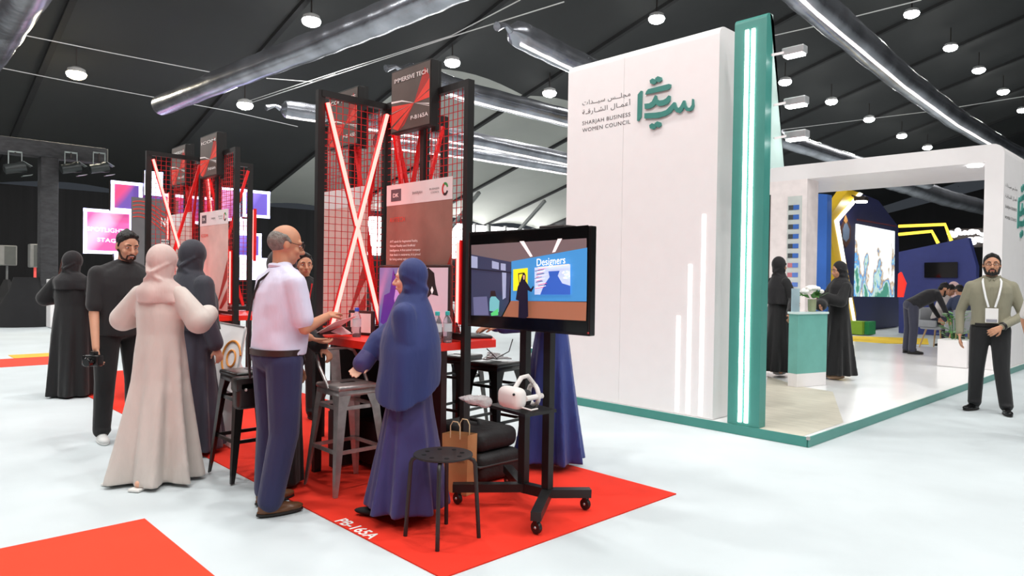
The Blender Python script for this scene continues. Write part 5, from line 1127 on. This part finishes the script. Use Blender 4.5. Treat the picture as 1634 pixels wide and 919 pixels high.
# black-clad woman at the left
L4 = G(114, 632); L4.z = 0; F4 = (-0.75, 0.66)
R, MI, A, U, H = person('woman in black abaya and headscarf seen from behind at the far left', L4, F4, 1.64, 1.08, turn=-20, tilt=6, skin='fair', arms={'L': (Vector((0.30, 0.0, 1.12)), Vector((0.16, -0.24, 1.15))), 'R': (Vector((-0.30, 0.02, 1.1)), Vector((-0.2, -0.2, 1.1)))}, robe=dict(mat=m_blackrobe, r=(0.24, 0.22), hem=0.02, fold=0.025, nf=8, sleeve=(0.10, 0.09)), hijab=dict(mat=fab('black_scarf', (26, 25, 28)), open=False, len=0.22, w=0.85), facefeat=False, fine=0.01)
bpart('hair', MB().cap(H(0.07, 0.03, 0.03), H(0.10, 0.05, -0.22), 0.05, 0.04), M('hair_brown', (70, 36, 28), 0.5, bump=0.5, bs=50), R, 0.008, 1)
# man in black t-shirt holding a camera
L5 = G(190, 700); L5.z = 0; F5 = (0.985, 0.17); MI = rootinv(L5, F5)
e, w = MI @ PD(150, 500, 5.75), MI @ PD(153, 556, 5.65)
m_tee = fab('black_tee', (36, 36, 38)); m_white_tr = M('white_trainer', (236, 236, 234), 0.5)
R, MI, A, U, H = person('smiling man in black t-shirt and cargo trousers holding a camera', L5, F5, 1.77, 1.2, lean=9, turn=0, tilt=8, skin='olive', hair='short', bk=0.6, beard=M('stubble', (58, 42, 36), 0.8), arms={'R': (e, w)}, top=(m_tee, 'short', 0.86), bottom=fab('black_cargo', (24, 24, 26)), shoes=m_white_tr, curl=(0.5, 1.0), palms=(None, (0.6, 0.3, 0)), belly=0.03)
part('teeth', MB().ball(H(0, -0.0955, -0.056), Vector((0.019, 0.004, 0.0045)), 12, 6), m_eye, R, True)
part('collar_band', MB().tube([U(0.075*cos(a), -0.005+0.072*sin(a), 1.475-0.02*sin(a)*-1) for a in (2*pi*k/20 for k in range(20))], 0.012, 8, True), fab('collar_grey', (140, 134, 130)), R, True)
cmp_ = PD(150, 575, 5.6)
cm = thing('camera_body', 'black photo camera hanging in the hand of the man in black t-shirt', 'camera', cmp_, 0.6)
part('housing', MB().bbox((0, 0, 0), (0.13, 0.07, 0.09), 0.015, None, 3), M('camera_black', (26, 26, 27), 0.35), cm, True); part('lens', MB().lathe([(0.034, 0), (0.036, 0.06), (0.03, 0.065)], (0.01, -0.03, -0.005), 18, Matrix.Rotation(pi/2, 3, 'X')), M('lens_black', (18, 18, 19), 0.2), cm, True); part('viewfinder', MB().bbox((0, 0, 0.055), (0.05, 0.05, 0.035), 0.01), M('camera_black', (26, 26, 27), 0.35), cm, True); part('grip', MB().bbox((-0.06, -0.02, 0), (0.03, 0.06, 0.085), 0.012), M('camera_black', (26, 26, 27), 0.35), cm, True)

# woman in blue robe typing behind the television
L6 = Vector((-3.62, 3.90, 0)); F6 = (-0.5, -0.86); MI = rootinv(L6, F6, .008)
hl, hr = MI @ Vector((-3.77, 3.50, 1.062)), MI @ Vector((-3.90, 3.56, 1.062))
m_blue_r = fab('blue_abaya', (44, 62, 132), 0.6)
person('woman in blue robe standing behind the television, typing on the laptop', L6, F6, 1.62, 1.0, tilt=12, skin='tan', arms={'R': (MI @ Vector((-3.88, 3.84, 1.10)), hr), 'L': (MI @ Vector((-3.50, 3.68, 1.10)), hl)}, robe=dict(mat=m_blue_r, r=(0.25, 0.23), hem=0.05, fold=0.03, nf=10, sleeve=(0.062, 0.06)), hijab=dict(mat=fab('blue_scarf', (40, 56, 120)), len=0.35), palms=((0, 0, -1), (0, 0, -1)), curl=(0.4, 0.4), rest=0.0095)
# people behind the booth, beyond the white-shirted man
L7 = Vector((-4.455, 2.13, 0)); MI = rootinv(L7, (0.75, 0.66))
person('woman in black abaya hidden behind the white shirted man', L7, (0.75, 0.66), 1.58, 0.85, skin='tan', turn=-20, arms={'R': (MI @ Vector((-4.42, 2.27, 1.06)), MI @ PD(511, 552, 4.72))}, curl=(0.5, 1.1), palms=(None, (0, 0, -1)), robe=dict(mat=m_blackrobe, r=(0.165, 0.155), hem=0.03, fold=0.01), hijab=dict(mat=fab('black_scarf', (26, 25, 28)), len=0.25, open=False), facefeat=False, fine=0.01)
L8 = Vector((-6.32, 3.26, 0)); F8 = (0.97, -0.25); MI = rootinv(L8, F8, .008)
R, MI, A, U, H = person('dark haired man in black with red lanyard behind the booth post', L8, F8, 1.62, 0.95, skin='tan', hair='short', tilt=6, top=(m_blackcloth, 'long', 0.9), bottom=fab('black_cargo', (24, 24, 26)), shoes=m_heel, curl=(0.5, 1.1), palms=(None, (0, 0, -1)), rest=0.0095)
part('lanyard', MB().tube([U(-0.06, -0.1, 1.44), U(-0.02, -0.135, 1.25), U(0.02, -0.135, 1.25), U(0.06, -0.1, 1.44)], 0.008, 6), M('lanyard_red', (196, 30, 34)), R, True)
person('long haired woman in black partly behind the booth post', Vector((-6.65, 3.95, 0)), (0.8, -0.6), 1.6, 0.92, skin='tan', hair='long', top=(m_blackcloth, 'long', 0.9), bottom=m_blackcloth, shoes=m_heel, fine=0.01, rest=0.0095)

# man in olive shirt walking at the right
L9 = G(1577, 657); L9.z = 0; F9 = (0.26, -0.97); MI = rootinv(L9, F9)
s9 = 1.0
lg = {'L': (Vector((0.11, -0.06, 0.49)), Vector((0.16, -0.08, 0.085)), 0.1), 'R': (Vector((-0.12, 0.0, 0.50)), Vector((-0.13, 0.06, 0.085)), -0.55)}
m_olive = fab('olive_shirt', (140, 136, 116), 0.8)
R, MI, A, U, H = person('bearded man in olive shirt and black trousers wearing a white lanyard badge', L9, F9, 1.77, 1.08, turn=0, skin='tan', hair='short', beard=m_hair, specs=True, arms={'L': (Vector((0.30, 0.0, 1.10)), Vector((0.09, -0.19, 0.97))), 'R': (Vector((-0.29, 0.04, 1.12)), Vector((-0.29, -0.06, 0.87)))}, top=(m_olive, 'long', 0.96), bottom=fab('black_suit_trousers', (30, 30, 32)), shoes=M('black_leather_shoe', (20, 20, 21), 0.2), legs=lg, curl=(0.7, 0.5), palms=((0, 1, 0), None))
lan = M('lanyard_white', (240, 240, 240), 0.6)
for g in (-1, 1): part('lanyard', MB().tube([U(g*0.07, 0.0, 1.50), U(g*0.085, -0.095, 1.455), U(g*0.08, -0.14, 1.40), U(g*0.058, -0.16, 1.28), U(g*0.03, -0.168, 1.17)], 0.011, 6), lan, R, True)
part('badge', MB().bbox(U(0, -0.178, 1.08), (0.12, 0.006, 0.16), 0.003), m_paper, R); part('badge_print', MB().box(U(0, -0.183, 1.025), (0.10, 0.003, 0.03)), M('badge_grey', (150, 150, 160)), R)
for g in (-1, 1): part('collar', MB().bar(U(g*0.02, -0.095, 1.455), U(g*0.085, -0.03, 1.50), 0.012, 0.05), m_olive, R)
part('placket', MB().box(U(0, -0.136, 1.22), (0.022, 0.006, 0.34)), m_olive, R)
part('belt', MB().lathe([(1, -0.017), (1, 0.017)], (0, 0, 0.985), 28).xf(Matrix.Diagonal((0.190, 0.148, 1, 1))), m_black, R, True)
part('wristwatch', MB().lathe([(0.045, -0.014), (0.048, 0.0), (0.045, 0.014)], A['L'][0].lerp(A['L'][1], 0.93), 16, Vector((0, 0, 1)).rotation_difference(A['L'][1]-A['L'][0]).to_matrix()), m_black, R, True)
# women at the reception desk
La = G(1240, 600, ZP); Fa = (0.45, 0.89); MI = rootinv(La, Fa)
R, MI, A, U, H = person('woman in black abaya left of the teal desk reaching out with a phone', La, Fa, 1.68, 0.95, skin='tan', turn=10, arms={'R': (Vector((-0.25, -0.05, 1.1)), MI @ PD(1262, 504, 9.35)), 'L': (Vector((0.2, -0.05, 1.1)), Vector((0.1, -0.25, 1.05)))}, robe=dict(mat=m_blackrobe, r=(0.27, 0.25), hem=0.08, voxel=0.018, sleeve=(0.07, 0.07)), hijab=dict(mat=fab('black_scarf', (26, 25, 28)), len=0.45, open=True), fine=0.01)
part('shoe', MB().ball((0.1, -0.12, 0.035), (0.045, 0.12, 0.035), 12, 8), M('white_trainer', (236, 236, 234), 0.5), R, True)
Lb = G(1336, 604, ZP); Fb = (-0.62, -0.78); MI = rootinv(Lb, Fb)
R, MI, A, U, H = person('woman in black abaya right of the teal desk holding a phone', Lb, Fb, 1.62, 0.95, skin='tan', tilt=14, arms={'R': (Vector((-0.24, -0.08, 1.1)), MI @ PD(1309, 488, 9.5)), 'L': (Vector((0.22, -0.1, 1.08)), Vector((0.05, -0.28, 1.14)))}, robe=dict(mat=m_blackrobe, r=(0.25, 0.22), hem=0.06, voxel=0.018, sleeve=(0.085, 0.09)), hijab=dict(mat=fab('black_scarf', (26, 25, 28)), len=0.3), fine=0.01)
for sx in (-0.07, 0.07): part('shoe', MB().ball((sx, -0.06, 0.03), (0.042, 0.13, 0.03), 12, 8), M('nude_shoe', (206, 170, 140), 0.5), R, True)
# bending man in blazer
Lc = G(1452, 564, ZP); Fc = (0.72, 0.69)
person('man in black blazer bending over the seated group', Lc, Fc, 1.74, 1.0, lean=62, tilt=-25, skin='tan', hair='short', beard=m_hair, arms={'L': (Vector((0.2, -0.50, 0.92)), Vector((0.16, -0.62, 0.70))), 'R': (Vector((-0.2, -0.50, 0.92)), Vector((-0.16, -0.62, 0.70)))}, top=(fab('black_blazer', (28, 28, 32)), 'long', 0.88), bottom=fab('dark_denim', (58, 60, 76)), shoes=m_black, fine=0.01)
def seated(label, P, face, col, skin='tan', hair='short', h=1.62, hij=None):
    lg = {'L': (Vector((0.1, -0.42, 0.56)), Vector((0.1, -0.40, 0.08)), 0.0), 'R': (Vector((-0.1, -0.42, 0.56)), Vector((-0.1, -0.40, 0.08)), 0.0)}
    person(label, P, face, h, 1.0, lean=22, tilt=15, skin=skin, hair=hair, legs=lg, seat=0.63, arms={'L': (Vector((0.24, -0.15, 0.86)), Vector((0.1, -0.38, 0.84))), 'R': (Vector((-0.24, -0.15, 0.86)), Vector((-0.1, -0.38, 0.84)))}, top=(col, 'long', 0.9), bottom=fab('dark_denim', (58, 60, 76)), shoes=m_black, hijab=hij, fine=0.011)
def on_floor(x, y, d): P = PD(x, y, d); P.z = ZP; return P
def chair(P, rz, label, cm_):
    t = thing('armchair', label, 'chair', P, rz, 'chairs of the seated group')
    part('shell', MB().bbox((0, 0, 0.43), (0.5, 0.48, 0.07), 0.03, None, 3), cm_, t, True); part('backrest', MB().bbox((0, 0.26, 0.64), (0.5, 0.06, 0.42), 0.03, None, 3), cm_, t, True)
    for g in (-1, 1): part('armrest', MB().bbox((g*0.27, 0.05, 0.52), (0.05, 0.4, 0.14), 0.02), cm_, t, True)
    for gx in (-1, 1):
        for gy in (-1, 1): part('leg', MB().tube([(gx*0.15, gy*0.15, 0.4), (gx*0.24, gy*0.24, 0.0)], [0.02, 0.012], 8), M('beech_leg', (206, 172, 126), 0.5), t, True)
gch = M('grey_seat_fabric', (164, 168, 172), 0.8)
p1 = on_floor(1536, 540, 13.9); p2_ = on_floor(1496, 545, 14.8); p3_ = on_floor(1540, 545, 15.2)
chair(p1, face_rot((-0.5, 0.86)), 'grey armchair with wooden legs nearest the planter', gch); chair(p2_, face_rot((0.9, -0.3)), 'grey armchair beyond the bending man', gch); chair(p3_, face_rot((-0.7, -0.7)), 'grey armchair of the woman in pink scarf', gch)
seated('man in dark blue jacket seated on the grey chair nearest the planter', p1, (-0.5, 0.86), fab('slate_blue_jacket', (62, 72, 100)))
seated('person in white top seated beyond the bending man', p2_, (0.9, -0.3), fab('white_top', (220, 214, 212)))
seated('woman in pale pink headscarf seated behind the olive shirted man', p3_, (-0.7, -0.7), fab('pink_top', (222, 180, 180)), hair=None, hij=dict(mat=fab('pink_scarf', (232, 196, 196)), len=0.2), h=1.74)
# planter
pl_ = G(1524, 584, ZP)
pt = thing('planter', 'white box planter with green leafy plant behind the olive shirted man', 'planter', pl_)
part('box', MB().bbox((0, 0, 0.22), (0.42, 0.42, 0.44), 0.01), m_white, pt)
rnd = random.Random(11); lm = M('plant_leaf', (74, 132, 58), 0.5, var=0.3)
for i in range(70):
    a = rnd.random()*2*pi; r0 = rnd.random()*0.2; z = 0.46+rnd.random()*0.42; c = Vector((r0*cos(a), r0*sin(a), z)); d = Vector((cos(a), sin(a), rnd.uniform(-.2, .6))).normalized(); sd = d.cross(Z_).normalized()*0.035
    part('leaf', MB().add([c, c+d*0.06+sd, c+d*0.14, c+d*0.06-sd], [(0, 1, 2, 3)]), lm, pt)
for i in range(8): a = i*0.8; part('stem', MB().bar((0.05*cos(a), 0.05*sin(a), 0.42), (0.13*cos(a), 0.13*sin(a), 0.8), 0.008), lm, pt)
# passer-by leaving the frame at the right edge
Le = PD(1686, 520, 6.4); Le.z = 0
MI = rootinv(Le, (-0.9, -0.3))
person('passer-by cut off at the right edge with one bare hand in view', Le, (0.2, 0.98), 1.72, 1.0, skin='tan', hair='short', arms={'L': (Vector((0.25, 0.0, 1.1)), Vector((0.24, -0.06, 0.92)))}, top=(fab('white_top', (220, 214, 212)), 'short', 0.9), bottom=m_blackcloth, shoes=m_black, fine=0.009)
